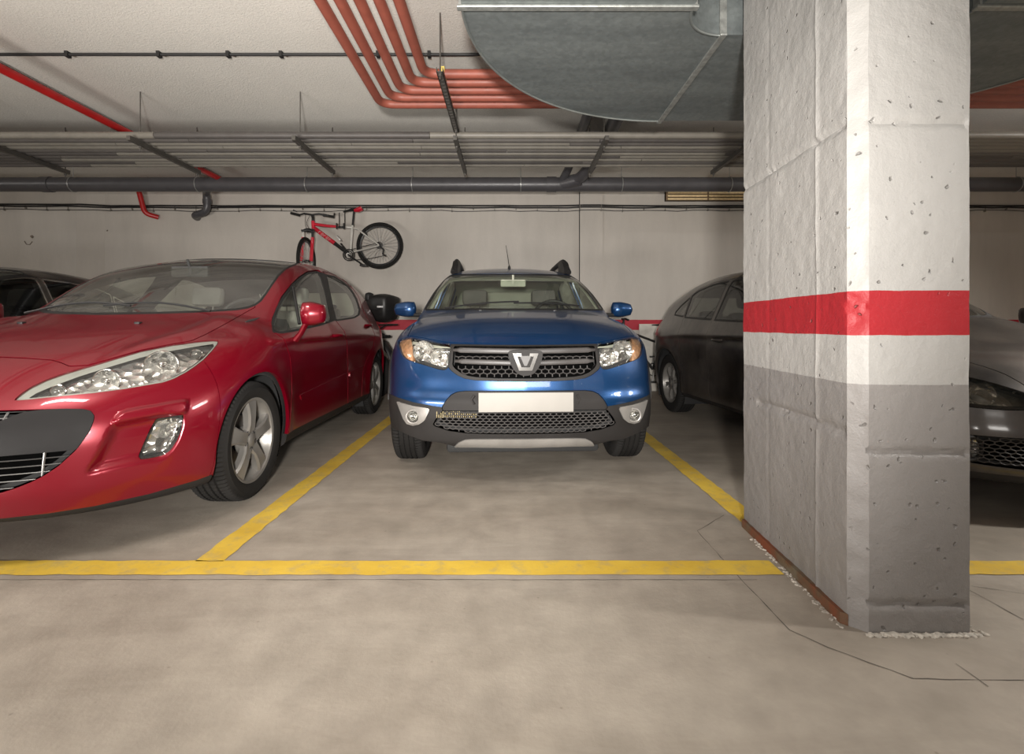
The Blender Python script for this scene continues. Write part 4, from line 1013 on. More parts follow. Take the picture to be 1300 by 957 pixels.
    for nm, poly in (('front_door', [(1.38, .30), (1.38, 1.02), (1.55, 1.15), (1.95, 1.36), (2.30, 1.455), (2.40, 1.455), (2.40, .30)]), ('rear_door', [(2.40, .30), (2.40, 1.455), (2.9, 1.455), (3.27, 1.39), (3.46, 1.12), (3.43, .95), (3.2, .72), (3.02, .45), (3.0, .30)])):
        D = c.m_side(poly); g = c.take(region(D, x0=.4), .002)
        for sd, h in zip((1, -1), c.halves(g)):
            o = h.obj(nm, M_blue, R0, 0, .02); yy = 2.25 if nm == 'front_door' else 3.2; xx, _n = c.side_x(yy, .88, sd)
            mb = MB(); mb.box(xx-.012 if sd > 0 else xx-.035, xx+.035 if sd > 0 else xx+.012, yy-.1, yy+.09, .865, .895, bev=.01); mb.build('door_handle', M_plas, o)
    c.rest = c.tidy(c.rest, .004); c.rest.obj('body_shell', M_blue, R0, 0, .02)
    inner_shell(c, ops+[G, HL, LG, LP, FB, CUT], M_trim, M_liner)
    # under tray and radiator support seen below the bumper
    mb = MB(); mb.box(-.46, .46, .25, .60, .165, .235, bev=.02); mb.box(-.62, .62, .60, 1.2, .20, .30); mb.build('under_tray', M_liner, R0)
    for sd in (-1, 1):
        wheel(c, sd*.742, .82, .318, .205, .205, sd, 'seven', 0, names=('a',)); wheel(c, sd*.742, 3.41, .318, .205, .205, sd, 'seven', 20)
        arch_liner(c, .82, .335, sd, .385); arch_liner(c, 3.41, .335, sd, .385)
        wing_mirror(c, sd*.895, 1.36, 1.062, sd, .185, .125, .11, M_blue, foot=(.10, -.0))
    # roof rails: arch up from a broad foot
    for sd in (-1, 1):
        pts = [(sd*.555, 2.02, 1.435), (sd*.545, 2.10, 1.49), (sd*.535, 2.22, 1.555), (sd*.53, 2.45, 1.575), (sd*.53, 3.2, 1.575), (sd*.535, 3.5, 1.545), (sd*.54, 3.68, 1.46)]
        mb = MB(); mb.tube([tuple(p) for p in spline_poly(pts, 5, False)], .022, 12, flat=1.25); o = mb.build('roof_rail', M_plas, R0)
        mb = MB(); mb.prism([(1.99, 1.42), (2.04, 1.48), (2.11, 1.53), (2.20, 1.563), (2.30, 1.58), (2.40, 1.583), (2.46, 1.56), (2.46, 1.44)], -.027, .027, Matrix(((0, 0, 1, sd*.535), (1, 0, 0, 0), (0, 1, 0, 0), (0, 0, 0, 1)))); mb.build('rail_foot', M_plas, o)
    z0, _n = c.top_z(-.01, 2.35); mb = MB(); mb.lathe([(.016, -.005), (.014, .015), (.006, .03)], 12, Matrix.Translation((-.01, 2.25, z0-.01))); mb.tube([(-.01, 2.25, z0+.01), (-.035, 2.50, z0+.26)], [.004, .002], 6); mb.build('antenna', M_rubber, R0)
    # wipers, washer jets
    for (x0_, x1_) in ((-.55, .02), (-.02, .50)):
        pts = []
        for k in range(9):
            t = k/8; x = x0_+(x1_-x0_)*t; y = 1.03+.3*x*x+.02+.03*t; z, _n = c.top_z(x, y); pts.append((x, y, z+.014))
        mb = MB(); mb.tube(pts, .007, 6); mb.build('wiper', M_rubber, R0)
    for x in (-.27, .27): z, _n = c.top_z(x, .86); mb = MB(); mb.box(x-.012, x+.012, .85, .875, z-.003, z+.008, bev=.003); mb.build('washer_jet', M_rubber, R0)
    # cabin
    mb = MB(); mb.prism([(1.12, .85), (1.12, .98), (1.25, 1.005), (1.5, 1.0), (1.58, .93), (1.52, .7)], -.70, .70, Matrix(((0, 0, 1, 0), (1, 0, 0, 0), (0, 1, 0, 0), (0, 0, 0, 1)))); mb.build('dashboard', M_cab, R0)
    mb = MB(); mb.prism([(1.36, 1.0), (1.40, 1.04), (1.52, 1.035), (1.56, .99)], .20, .52, Matrix(((0, 0, 1, 0), (1, 0, 0, 0), (0, 1, 0, 0), (0, 0, 0, 1)))); mb.build('instrument_hood', M_cab, R0)
    steering(c, .36, 1.62, .98)
    for x in (-.36, .36): seat_obj(c, x, 2.05, .52, M_seat)
    mb = MB(); mb.box(-.62, .62, 2.75, 3.3, .40, .56, bev=.05); mb.box(-.62, .62, 3.2, 3.35, .5, .98, bev=.05); o = mb.build('rear_bench', M_seat, R0)
    for x in (-.4, .4): mb = MB(); mb.box(x-.13, x+.13, 3.24, 3.34, .99, 1.13, bev=.04); mb.build('headrest', M_seat, o)
    mb = MB(); mb.box(-.11, .11, 1.60, 1.63, 1.265, 1.33, bev=.012); mb.cyl((0, 1.62, 1.32), (0, 1.62, 1.37), .01, 8); mb.build('rear_view_mirror', M_trim, R0)
    mb = MB(); mb.box(-.62, .62, 1.2, 3.6, .24, .30); mb.build('cabin_floor', M_liner, R0)
    return c
blue = blue_car()
# ================================================================ the red hatchback
YZX = Matrix(((0, 0, 1, 0), (1, 0, 0, 0), (0, 1, 0, 0), (0, 0, 0, 1)))     # prism outline (y, z) extruded along x
def red_car():
    loc = (-2.234, 1.81); yaw = math.radians(.94)
    ca, sa = math.cos(yaw), math.sin(yaw)
    def pxl(ax, y, z):
        X = loc[0]+ax*ca-y*sa; Y = np.maximum(loc[1]+ax*sa+y*ca, .3); return np.stack([U0+FPX*X/Y, V0-FPX*(z-EYE)/Y], 1), Y
    recess = spline_poly([(146, 538), (175, 532), (205, 527), (230, 528), (231, 545), (222, 566), (204, 582), (176, 586), (135, 595), (112, 599), (122, 580), (135, 556)], 3)
    brow = spline_poly([(144, 535), (150, 526), (162, 520), (195, 514), (233, 507.5), (239, 511), (238, 521), (231, 526), (205, 528.5), (175, 534), (152, 539)], 3)
    def extra(ax, y, z, side, top, fr):
        m = (y < .8) & (np.abs(fr) < .15) & (z < .72) & (z > .1)
        if m.any():
            P, D = pxl(ax[m], y[m], z[m]); d = poly_sdf(P, recess)*D/FPX; e = poly_sdf(P, brow)*D/FPX
            fr = fr.copy(); fr[m] += .030*sstep(.012, -.035, d)-.020*sstep(.006, -.012, e)
        # shoulder crease above the sills and the flank hollow between the arches
        hol = .018*np.exp(-((z-.52)/.14)**2)*sstep(1.25, 1.6, y)*sstep(3.25, 2.9, y); side = side+hol
        # ridges that run from the nose badge to the windscreen corners
        top = top-.017*np.exp(-((ax-np.minimum(.42+.24*y, .60))/.05)**2)*sstep(.05, .25, y)*sstep(1.25, 1.0, y)
        return side, top, fr
    cfg = dict(L=4.276, H=1.52, cw=.34, ch=1.3, zg=.95, tum=.44, crp=2.8, hoodw=.76, rcr=.05, rgy=4.16, rgs=.62,
        W=([0, .3, .6, .9, 1.2, 1.6, 2.2, 3.0, 3.5, 3.9, 4.3], [.80, .865, .898, .905, .893, .888, .893, .90, .905, .885, .83]),
        OL=([.1, .2, .3, .42, .55, .68, .78, .86, .93, 1.0, 1.1], [.06, .03, .012, .006, .004, .0, .004, .022, .055, .10, .17]),
        T=([-.1, .0, .12, .3, .6, .9, 1.1, 1.5, 2.5, 3.4, 4.3], [.565, .625, .69, .775, .885, .965, 1.00, 1.0, 1.02, 1.05, 1.06]),
        CR=([0, .2, .5, .9, 1.15, 1.6, 4.2], [.02, .05, .085, .085, .05, .09, .09]),
        A=([0, .2, .31, .4, .5, .6, .7, .79, .87, .95], [0, .012, .033, .062, .11, .18, .28, .40, .54, .8]),
        B=([.1, .17, .22, .3, .45, .52, .58, .64, .70, .9], [.14, .075, .045, .01, .0, .01, .035, .075, .13, .33]),
        R=([.3, .95, 1.2, 1.6, 2.0, 2.3, 2.75, 3.2, 3.6, 3.9, 4.3], [.66, .985, 1.105, 1.285, 1.425, 1.475, 1.50, 1.475, 1.415, 1.34, 1.2]),
        GT=([.8, 1.1, 1.6, 2.2, 2.8, 3.4, 3.8, 4.3], [.80, .815, .835, .845, .84, .815, .785, .73]),
        ZB=([-.1, .1, .5, .8, 1.2, 3.5, 4.3], [.160, .160, .17, .18, .18, .195, .30]),
        RA=([0, .5, .75, .9], [0, .04, .14, .34]), RB=([.2, .5, .8, 1.1, 1.5], [.08, .0, .03, .10, .26]),
        arches=[(.905, .315, .385, .012), (3.513, .315, .385, .012)], k=(.15, .10, .18, .10, .04), extra=extra)
    c = Car(cfg, 'hatchback_car', 'glossy red hatchback with big swept headlights and alloy wheels, nearest car on the left', loc, yaw, 1)
    R0 = c.root
    ws_side = lambda V: np.maximum.reduce([1.0-V[:, 1]-0*V[:, 2], V[:, 1]-2.34])
    wsp = [(0, 1.0), (.35, 1.008), (.60, 1.035), (.70, 1.055), (.86, 1.06), (.86, 1.44), (.4, 1.44), (.0, 1.442), (-.5, 1.442), (-.5, 1.0)]
    _pl = c.m_px([(-1500, 398), (100, 397), (210, 395), (260, 393.6), (300, 391), (314, 388.8), (323, 385.5), (330, 380.5), (337, 371), (344, 360.5), (352, 349.5), (361, 340.8), (369, 336.5), (375, 334.4), (380, 331), (380, 200), (-1500, 200)])
    WS = region(both(c.m_front(wsp), _pl), y0=.85, y1=2.35)
    W1 = region(c.m_px([(348.5, 419), (347.2, 409), (353, 392), (360, 379), (372, 363), (382, 354), (392, 347.5), (403.5, 346), (407.5, 354), (413, 372), (419.5, 403.5), (418, 407.5), (405, 411.5), (372, 418.5), (358, 420.5)]), x0=.5, z0=.85, y0=1.0)
    W2 = region(c.m_px([(415.5, 350.5), (424, 352), (434, 358), (441, 363.5), (447, 371), (452, 380), (456, 393), (455, 399), (450, 402), (438, 404), (427.5, 405.5), (423, 387)]), x0=.5, z0=.85, y0=1.8)
    RG = lambda V: np.maximum.reduce([3.85-V[:, 1], 1.04-V[:, 2], V[:, 2]-1.34, np.abs(V[:, 0])-.62+(V[:, 2]-1.08)*.3])
    ops = common_glass(c, dict(arch=[(.913, .315, .362), (3.513, .315, .372)], windscreen=WS, windows=[W1, W2], rearglass=RG, wglass=glass_mat('dusty_windscreen', (.86, .90, .86), .02, dust=.10), wrim=.014, rimmat=M_plas))
    BP = region(c.m_px([(403, 344), (411, 346.5), (416, 349), (429, 405.5), (420, 409)]), x0=.5, z0=.85); g = c.take(BP, 0)
    for h in c.halves(g): h.obj('door_pillar_trim', M_plas, R0, .001, .014)
    # openings at the front
    HL = region(c.m_px([(17.5, 508), (28, 499), (40, 491), (60, 481.6), (80, 474.5), (100, 468.3), (144, 455.5), (180, 445.2), (220, 437.4), (250, 433.4), (270, 431.6), (277.5, 432.2), (276.8, 435.5), (270, 444), (260, 455), (248, 464.5), (236, 472.5), (222, 479.8), (208, 484.8), (160, 493), (120, 498.3), (60, 504.2), (35, 506.8)], 0), y1=1.15, z0=.55, x0=.05)
    G = region(c.m_px([(-260, 519), (-100, 521), (0, 521), (40, 520), (84, 519.2), (106, 519.4), (115, 521.5), (119.6, 527), (119.0, 534), (114, 547), (105, 560), (96, 571.5), (74, 591.5), (55, 604), (40, 611.5), (20, 619.5), (0, 625.8), (-40, 635), (-90, 642), (-145, 646), (-260, 648)]), y1=.5)
    PAD = c.m_px([(-300, 548), (-20, 538.5), (0, 535.5), (10, 532), (20, 527.5), (32, 523.5), (50, 521.2), (84, 519.2), (106, 519.4), (115, 521.5), (119.6, 527), (119.0, 534), (114, 547), (105, 560), (96.5, 570.5), (60, 574), (0, 579), (-300, 592)])
    FG = region(c.m_px([(198, 531.6), (212, 529.5), (233.2, 526.4), (232, 535), (229.5, 547), (225, 558), (216, 571.5), (208, 577), (200, 579.5), (185, 582.3), (177, 582.8), (175.8, 579), (182, 564), (190, 546)]), y1=1.0)
    LIP = region(c.m_px([(-300, 664), (0, 658.5), (60, 652), (120, 642.5), (190, 627), (250, 609.5), (270, 602), (270, 700), (-300, 720)]), y1=.62)
    HDp = [(-300, 452.5), (0, 453), (35, 454.8), (66, 457), (78, 460.5), (88, 465), (112, 463.6), (144, 454.4), (180, 444.2), (220, 436.4), (243, 432.6), (262, 424), (290, 409), (312, 396.5), (323, 390.5), (330, 384), (310, 387.5), (240, 391.5), (140, 392), (22, 393), (-300, 393)]
    HD = region(c.m_px(HDp), y1=1.35, z0=.55)
    HLs = c.m_px([(25, 511), (45, 498), (66, 489), (100, 476.5), (144, 463), (180, 452.3), (220, 443.6), (250, 438.4), (272, 435), (272, 520), (25, 540)])
    # ---- lamps
    a = c.take(HL, .0015)
    for sd, h in zip((1, -1), c.halves(a)):
        o = h.obj('headlight', M_lens, R0, 0, .012); tub(h, 'lamp_housing', M_refl, o, .034, .01)
        _i, ring = h.cut(np.maximum(HL(h.V)+.007, HLs(h.V))); ring.obj('lens_border', simple('frosted_lens_edge', (.27, .28, .25), .3, coat=.6), o, .006, 0)
        for (u, v, r, nm) in ((204, 461, .062, 'reflector_bowl'), (133, 482, .046, 'reflector_bowl'), (68, 494.5, .024, 'reflector_bowl'), (249, 447, .022, 'reflector_bowl')):
            p, nn = inv_px(c, u, v); x = abs(p.x)*sd; t = sd*(.35+.5*max(0, p.y-.2)); k = .030
            q = Vector((x-nn.x*(1 if sd > 0 else -1)*k, p.y-nn.y*k+.01, p.z-nn.z*k*.5))
            mb = MB(); bowl(mb, q.x, q.y, q.z, r, r*.7, t); mb.build(nm, M_refl, o)
            mb = MB(); bulb(mb, q.x, q.y+r*.1, q.z, r*.34, t); mb.build('bulb', M_chr, o)
            mb = MB(); M = Matrix.Translation(q) @ Matrix.Rotation(t, 4, 'Z') @ Matrix.Rotation(math.radians(90), 4, 'X'); mb.tube([tuple(M @ Vector((r*1.08*math.cos(b), r*1.08*math.sin(b), .004))) for b in np.linspace(0, 2*math.pi, 30, endpoint=False)], .0028, 6, closed=True); mb.build('lamp_ring', M_chr, o)
    g = c.take(G, .001); pv = PAD(g.V); pad, gr = g.cut(pv)
    pad.obj('bumper_pad', simple('bumper_pad_grey', (.011, .010, .010), .62, spec=.25, bmp=.12, bscale=260), R0, -.006, .05)
    tub(gr, 'grille_back', simple('grille_void', (.003, .003, .003), 1, spec=0), R0, .07)
    M_slat = simple('grille_chrome_slat', (.22, .215, .21), .4, metal=.7)
    gv = lambda x, z: (lambda y: None if y is None else float(np.maximum(G(np.array([[x, y, z]])), -PAD(np.array([[x, y, z]])))[0]))(c.surf_y(x, z)[0])
    def runs(pts):
        seg = []; cur = []
        for (x, z) in pts:
            val = gv(x, z)
            if val is not None and val < .004: cur.append((x, c.surf_y(x, z)[0]+.016, z))
            else:
                if len(cur) > 2: seg.append(cur)
                cur = []
        if len(cur) > 2: seg.append(cur)
        return seg
    for z in (.600, .578, .556, .424, .398, .372, .346, .320, .296, .272):
        for s in runs([(x, z) for x in np.arange(-.72, .721, .015)]):
            mb = MB(); mb.tube(s, .0038, 6, flat=.6); mb.build('grille_slat', M_slat, R0)
    for x in (-.595, -.46, -.325, -.19, -.055, .055, .19, .325, .46, .595):
        for s in runs([(x-.0*(z-.4)-math.copysign(.10, x)*max(0, .44-z)*1.0, z) for z in np.arange(.24, .66, .01)]):
            mb = MB(); mb.tube(s, .0045, 6); mb.build('grille_upright', M_slat, R0)
    g = c.take(FG, .001)
    for sd, h in zip((1, -1), c.halves(g)):
        o = h.obj('fog_lamp', M_lens, R0, .004, .012); tub(h, 'lamp_housing', M_refl, o, .045, .01)
        p, nn = inv_px(c, 216, 546); mb = MB(); bowl(mb, abs(p.x)*sd, p.y+.03, p.z, .032, .02, sd*.6); mb.build('reflector_bowl', M_refl, o); mb = MB(); bulb(mb, abs(p.x)*sd, p.y+.035, p.z, .012, sd*.6); mb.build('bulb', M_chr, o)
    g = c.take(LIP, .0005); g.obj('bumper_lip', M_clad, R0, .004, .03)
    g = c.take(HD, .002); g.obj('bonnet', M_red, R0, 0, .02)
    g = c.take(lambda V: np.maximum(V[:, 2]-.262, -(V[:, 1]-1.2)), .0005); g.obj('sill_cladding', M_clad, R0, .004, .03)
    g = c.take(lambda V: np.maximum(V[:, 1]-(.545+.12*(V[:, 2]-.3)), V[:, 2]-(.93)), .0015); g.obj('front_bumper', M_red, R0, 0, .02)
    # doors
    D1 = region(c.m_px([(360.5, 430), (364, 440), (368, 453), (370, 475), (370.3, 500), (368.5, 530), (366.5, 552), (400, 540), (441.5, 518), (441.8, 476), (440.5, 435), (437.5, 421), (423, 403), (410, 347), (404, 342.5), (391, 344), (380, 351), (370, 360.5), (357, 377), (345.5, 404), (346.5, 421)]), x0=.5, z0=.25)
    g = c.take(D1, .002)
    D2 = region(c.m_px([(437.5, 421), (440.5, 435), (441.8, 476), (441.5, 518), (459, 506), (459.5, 490), (461, 470), (467, 452), (474, 440), (476, 425), (470, 410), (462, 396), (455, 376), (444, 361), (430, 351), (415, 345), (409, 345), (423, 403)]), x0=.5, z0=.25)
    g2 = c.take(D2, .002)
    for gg, nm, ys_, (hu, hv) in ((g, 'front_door', 0, (428, 426)), (g2, 'rear_door', 0, (466.5, 413))):
        for sd, h in zip((1, -1), c.halves(gg)):
            o = h.obj(nm, M_red, R0, 0, .02)
            p, nn = inv_px(c, hu, hv)
            if p is None: continue
            xx, _n = c.side_x(p.y, p.z, sd)
            mb = MB(); pts = [(xx+sd*(-.004+.040*math.sin(math.pi*t)**.6), p.y-.10+.20*t, p.z+.006*math.sin(math.pi*t)) for t in np.linspace(0, 1, 12)]; mb.tube(pts, .013, 8); mb.build('door_handle', M_red, o)
    for nm, py in (('door_moulding', [(380, 501.5), (382, 507.5), (440, 479.5), (440, 473)]), ('door_moulding', [(443.5, 472), (443.5, 478.5), (460, 471), (461, 464)])):
        S = region(c.m_px(py), x0=.6); a, _o = c.full.cut(S(c.full.V))
        for h in c.halves(a): h.obj(nm, M_red, R0, -.007, .012)
    # black glazed roof panel, tail lamps
    g = c.take(lambda V: np.maximum.reduce([np.abs(V[:, 0])-.56, 2.0-V[:, 1], V[:, 1]-3.75, 1.2-V[:, 2]]), .001); g.obj('roof_panel', simple('black_roof_glass', (.012, .012, .013), .08, coat=1), R0, 0, .01)
    TL = c.m_side([(3.98, .98), (4.4, 1.0), (4.4, .70), (4.12, .72), (3.95, .90)]); g = c.take(region(TL, x0=.45), .0015)
    for h in c.halves(g): h.obj('tail_lamp', M_redl, R0, -.002, .02)
    c.rest = c.tidy(c.rest, .004); c.rest.obj('body_shell', M_red, R0, 0, .02)
    inner_shell(c, ops+[G, HL, FG], M_cab, M_liner)
    for sd in (-1, 1):
        wheel(c, sd*.765, .905, .316, .219, .215, sd, 'five', 18, steer=math.radians(-1)*sd, mat=M_alloyd); wheel(c, sd*.765, 3.513, .316, .219, .215, sd, 'five', 40, mat=M_alloyd)
        arch_liner(c, .905, .315, sd, .395); arch_liner(c, 3.513, .315, sd, .395)
        # mirror: rounded painted shell on a slanting arm
        o = wing_mirror(c, .995 if sd > 0 else -1.07, 1.385, 1.005, sd, .155, .150, .13, M_red, foot=(.075, -.115))
    for sd in (-1, 1):
        pts = [inv_px(c, u, v)[0] for u, v in ((371.5, 364.5), (374.5, 380), (377.5, 397), (380, 411))]
        mb = MB(); mb.tube([(sd*(abs(p.x)+.001), p.y, p.z) for p in pts], .011, 8); mb.build('window_divider', M_plas, R0)
    # wipers along the windscreen foot
    for (xa_, xb_, ya_) in ((-.60, .10, 1.12), (.50, -.05, 1.20)):
        pts = []
        for k in range(9):
            t = k/8; x = xa_+(xb_-xa_)*t; y = 1.00+.34*x*x+.04+.05*math.sin(math.pi*t); z, _n = c.top_z(x, y); pts.append((x, y, z+.014))
        mb = MB(); mb.tube(pts, .007, 6); mb.build('wiper', M_rubber, R0)
    for x in (-.30, .30):
        z, _n = c.top_z(x, .82); mb = MB(); mb.box(x-.014, x+.014, .81, .835, z-.003, z+.009, bev=.003); mb.build('washer_jet', M_rubber, R0)
    mb = MB(); mb.prism([(1.05, .80), (1.10, .95), (1.3, .985), (1.65, .97), (1.72, .90), (1.62, .65)], -.72, .72, YZX); mb.build('dashboard', M_cab, R0)
    steering(c, .37, 1.76, .95)
    for x in (-.37, .37): seat_obj(c, x, 2.15, .48, M_seatL)
    mb = MB(); mb.box(-.64, .64, 2.85, 3.35, .38, .54, bev=.05); mb.box(-.64, .64, 3.25, 3.42, .5, .96, bev=.05); o = mb.build('rear_bench', M_seatL, R0)
    for x in (-.42, .42): mb = MB(); mb.box(x-.13, x+.13, 3.28, 3.38, .96, 1.10, bev=.04); mb.build('headrest', M_seatL, o)
    mb = MB(); mb.box(-.13, .13, 1.74, 1.78, 1.27, 1.35, bev=.012); mb.cyl((0, 1.75, 1.34), (0, 1.72, 1.39), .01, 8); mb.build('rear_view_mirror', M_cab, R0)
    mb = MB(); mb.box(-.62, .62, 1.3, 3.7, .23, .28); mb.build('cabin_floor', M_liner, R0)
    return c
red = red_car()

# ================================================================ the dark cars
def dark_car(loc, yaw, near, label, plain=False):
    def extra(ax, y, z, side, top, fr):
        side = side+.016*np.exp(-((z-.50)/.13)**2)*sstep(1.25, 1.6, y)*sstep(3.2, 2.85, y); return side, top, fr
    cfg = dict(L=4.22, H=1.48, cw=.34, ch=1.25, zg=.95, tum=.45, crp=2.6, hoodw=.76, rcr=.06, rgy=4.10, rgs=.65,
        W=([0, .3, .6, .87, 1.2, 1.6, 2.2, 3.0, 3.4, 3.8, 4.2], [.78, .84, .87, .882, .872, .868, .872, .88, .886, .865, .80]),
        OL=([.1, .2, .3, .42, .55, .68, .78, .86, .93, 1.0, 1.1], [.08, .045, .015, .004, .0, .0, .006, .024, .055, .10, .17]),
        T=([-.1, .0, .12, .3, .6, .9, 1.1, 1.5, 2.5, 3.4, 4.3], [.60, .655, .71, .785, .875, .945, .985, .985, 1.02, 1.05, 1.05]),
        CR=([0, .2, .5, .9, 1.15, 1.6, 4.2], [.03, .06, .08, .08, .06, .09, .09]),
        A=([0, .2, .35, .5, .6, .7, .79, .86, .95], [0, .012, .04, .095, .155, .25, .38, .53, .82]),
        B=([.1, .17, .22, .3, .42, .52, .58, .64, .70, .9], [.14, .07, .03, .0, .0, .02, .035, .06, .10, .30]),
        R=([.3, .95, 1.2, 1.6, 2.0, 2.3, 2.7, 3.1, 3.5, 3.85, 4.2], [.66, .97, 1.09, 1.26, 1.395, 1.44, 1.462, 1.44, 1.375, 1.28, 1.13]),
        GT=([.8, 1.1, 1.6, 2.2, 2.8, 3.3, 3.7, 4.2], [.785, .80, .82, .83, .825, .795, .755, .70]),
        ZB=([-.1, .1, .5, .8, 1.2, 3.4, 4.2], [.205, .205, .21, .21, .205, .205, .30]),
        RA=([0, .5, .75, .9], [0, .05, .16, .36]), RB=([.2, .5, .8, 1.1, 1.5], [.07, .0, .03, .10, .26]),
        arches=[(.87, .315, .385, .016), (3.35, .315, .385, .016)], k=(.15, .10, .18, .11, .05), extra=extra, vox=.016 if not plain else .022)
    c = Car(cfg, 'hatchback_car', label, loc, yaw, near); R0 = c.root
    wsp = [(0, .99), (.35, .998), (.60, 1.02), (.70, 1.06), (.735, 1.10), (.69, 1.19), (.64, 1.30), (.60, 1.365), (.58, 1.385), (.4, 1.397), (.0, 1.402), (-.5, 1.402), (-.5, .99)]
    WS = region(c.m_front(wsp), y0=.85, y1=2.35)
    W1 = region(c.m_side([(1.42, 1.0), (1.50, 1.03), (1.75, 1.17), (2.05, 1.285), (2.28, 1.325), (2.38, 1.325), (2.38, .985), (1.5, .955), (1.40, .97)]), x0=.5)
    W2 = region(c.m_side([(2.46, .99), (2.46, 1.325), (2.75, 1.315), (3.05, 1.275), (3.17, 1.235), (3.11, 1.02)]), x0=.5)
    W3 = region(c.m_side([(3.16, 1.03), (3.215, 1.215), (3.40, 1.14), (3.50, 1.075), (3.49, 1.055)]), x0=.5)
    RG = lambda V: np.maximum.reduce([3.75-V[:, 1], 1.04-V[:, 2], V[:, 2]-1.30, np.abs(V[:, 0])-.60+(V[:, 2]-1.08)*.3])
    ops = common_glass(c, dict(arch=[(.87, .315, .368), (3.35, .315, .368)], windscreen=WS, windows=[W1, W2, W3], rearglass=RG, wrim=.016, rimmat=M_plas if not plain else M_chr, sglass=M_glassd))
    HL = region(c.m_front(spline_poly([(.40, .575), (.50, .55), (.64, .55), (.77, .57), (.835, .62), (.83, .69), (.76, .715), (.64, .695), (.50, .64)], 3)), y1=1.0)
    G = region(c.m_front([(-.1, .28), (.24, .28), (.30, .33), (.30, .45), (.25, .50), (-.1, .50)]), y1=.5)
    SG = region(c.m_front(spline_poly([(.37, .295), (.55, .29), (.72, .305), (.76, .35), (.72, .415), (.58, .425), (.46, .42), (.39, .36)], 3)), y1=.8)
    a = c.take(HL, .0015)
    for sd, h in zip((1, -1), c.halves(a)):
        o = h.obj('headlight', glass_mat('smoked_lens', (.62, .60, .56), .03), R0, 0, .012); tub(h, 'lamp_housing', simple('smoked_reflector', (.30, .28, .25), .25, metal=.7, nscale=30, var=.5), o, .05, .01)
        for (x, z, r) in ((.58, .605, .05), (.70, .635, .042)):
            y, nn = c.surf_y(x, z); mb = MB(); bowl(mb, x*sd, y+.045, z, r, r*.7, sd*.5); mb.build('reflector_bowl', M_refl, o)
    for S, nm in ((G, 'grille'), (SG, 'side_grille')):
        g = c.take(S, .001)
        for g in (c.halves(g) if nm == 'side_grille' else (g,)): tub(g, nm+'_back', simple('grille_void', (.003, .003, .003), 1, spec=0), R0, .05)
    def inS(S):
        def q(x, z):
            y, nn = c.surf_y(x, z); return 1 if y is None else float(S(np.array([[x, y, z]]))[0])
        return q
    if not plain:
        honeycomb(c, inS(G), -.45, .45, .29, .53, .032, .024, .003, .014, 'honeycomb', M_comb, R0)
        for x0_ in (.34, -.80):
            q_ = inS(SG); honeycomb(c, lambda x, z: q_(x, z) if x*x0_ > 0 else 1, x0_, x0_+.46, .28, .44, .030, .022, .003, .014, 'honeycomb', M_comb, R0)
        for sd in (1, -1):
            y, nn = c.surf_y(.66, .362); mb = MB(); bowl(mb, sd*.66, y+.02, .362, .048, .03, sd*.25); mb.build('fog_lamp', M_refl, R0); mb = MB(); mb.tube([(sd*.66+.053*math.cos(t), y-.002+.0*t, .362+.053*math.sin(t)) for t in np.linspace(0, 2*math.pi, 30, endpoint=False)], .009, 8, closed=True); mb.build('fog_lamp_ring', M_clad, R0)
    HD = region(c.m_top([(-.3, -.2), (.30, -.2), (.48, .22), (.62, .45), (.72, .75), (.735, 1.12), (.70, 1.16), (.5, 1.04), (.3, .985), (-.3, .96)]), z0=.61, y1=1.3)
    g = c.take(HD, .002); g.obj('bonnet', M_blk, R0, 0, .02)
    g = c.take(lambda V: np.maximum(V[:, 2]-.255, -(V[:, 1]+1)), .0005); g.obj('sill_cladding', M_clad, R0, .002, .03)
    g = c.take(lambda V: np.maximum(V[:, 1]-(.51+.12*(V[:, 2]-.3)), V[:, 2]-.93), .0015); g.obj('front_bumper', M_blk, R0, 0, .02)
    for nm, poly, hy in (('front_door', [(1.36, .255), (1.38, .98), (1.50, 1.06), (1.75, 1.2), (2.05, 1.315), (2.28, 1.35), (2.42, 1.35), (2.43, .8), (2.40, .255)], 2.25), ('rear_door', [(2.40, .255), (2.43, .8), (2.42, 1.35), (2.75, 1.345), (3.07, 1.30), (3.19, 1.24), (3.13, .98), (3.02, .72), (2.94, .45), (2.95, .255)], 3.0)):
        g = c.take(region(c.m_side(poly), x0=.4), .002)
        for sd, h in zip((1, -1), c.halves(g)):
            o = h.obj(nm, M_blk, R0, 0, .02); xx, _n = c.side_x(hy, .80, sd)
            if nm == 'rear_door' : continue
            M = Matrix.Translation((xx+sd*.0015, hy, .80)) @ Matrix.Rotation(math.radians(90*sd), 4, 'Y'); mb = MB(); mb.lathe([(0, .0), (.045, .0015), (.052, .0)], 26, M); mb.build('handle_cup', M_rubber, o)
            mb = MB(); mb.tube([(xx+sd*(-.004+.034*math.sin(math.pi*t)**.6), hy-.085+.17*t, .803) for t in np.linspace(0, 1, 10)], .011, 8); mb.build('door_handle', M_blk, o)
    TL = c.m_side([(3.90, .98), (4.4, 1.0), (4.4, .74), (4.0, .76), (3.86, .88)]); g = c.take(region(TL, x0=.45), .0015)
    for h in c.halves(g): h.obj('tail_lamp', M_redl, R0, -.002, .02)
    c.rest = c.tidy(c.rest, .004); c.rest.obj('body_shell', M_blk, R0, 0, .02)
    inner_shell(c, ops+[G, HL, SG], M_cab, M_liner)
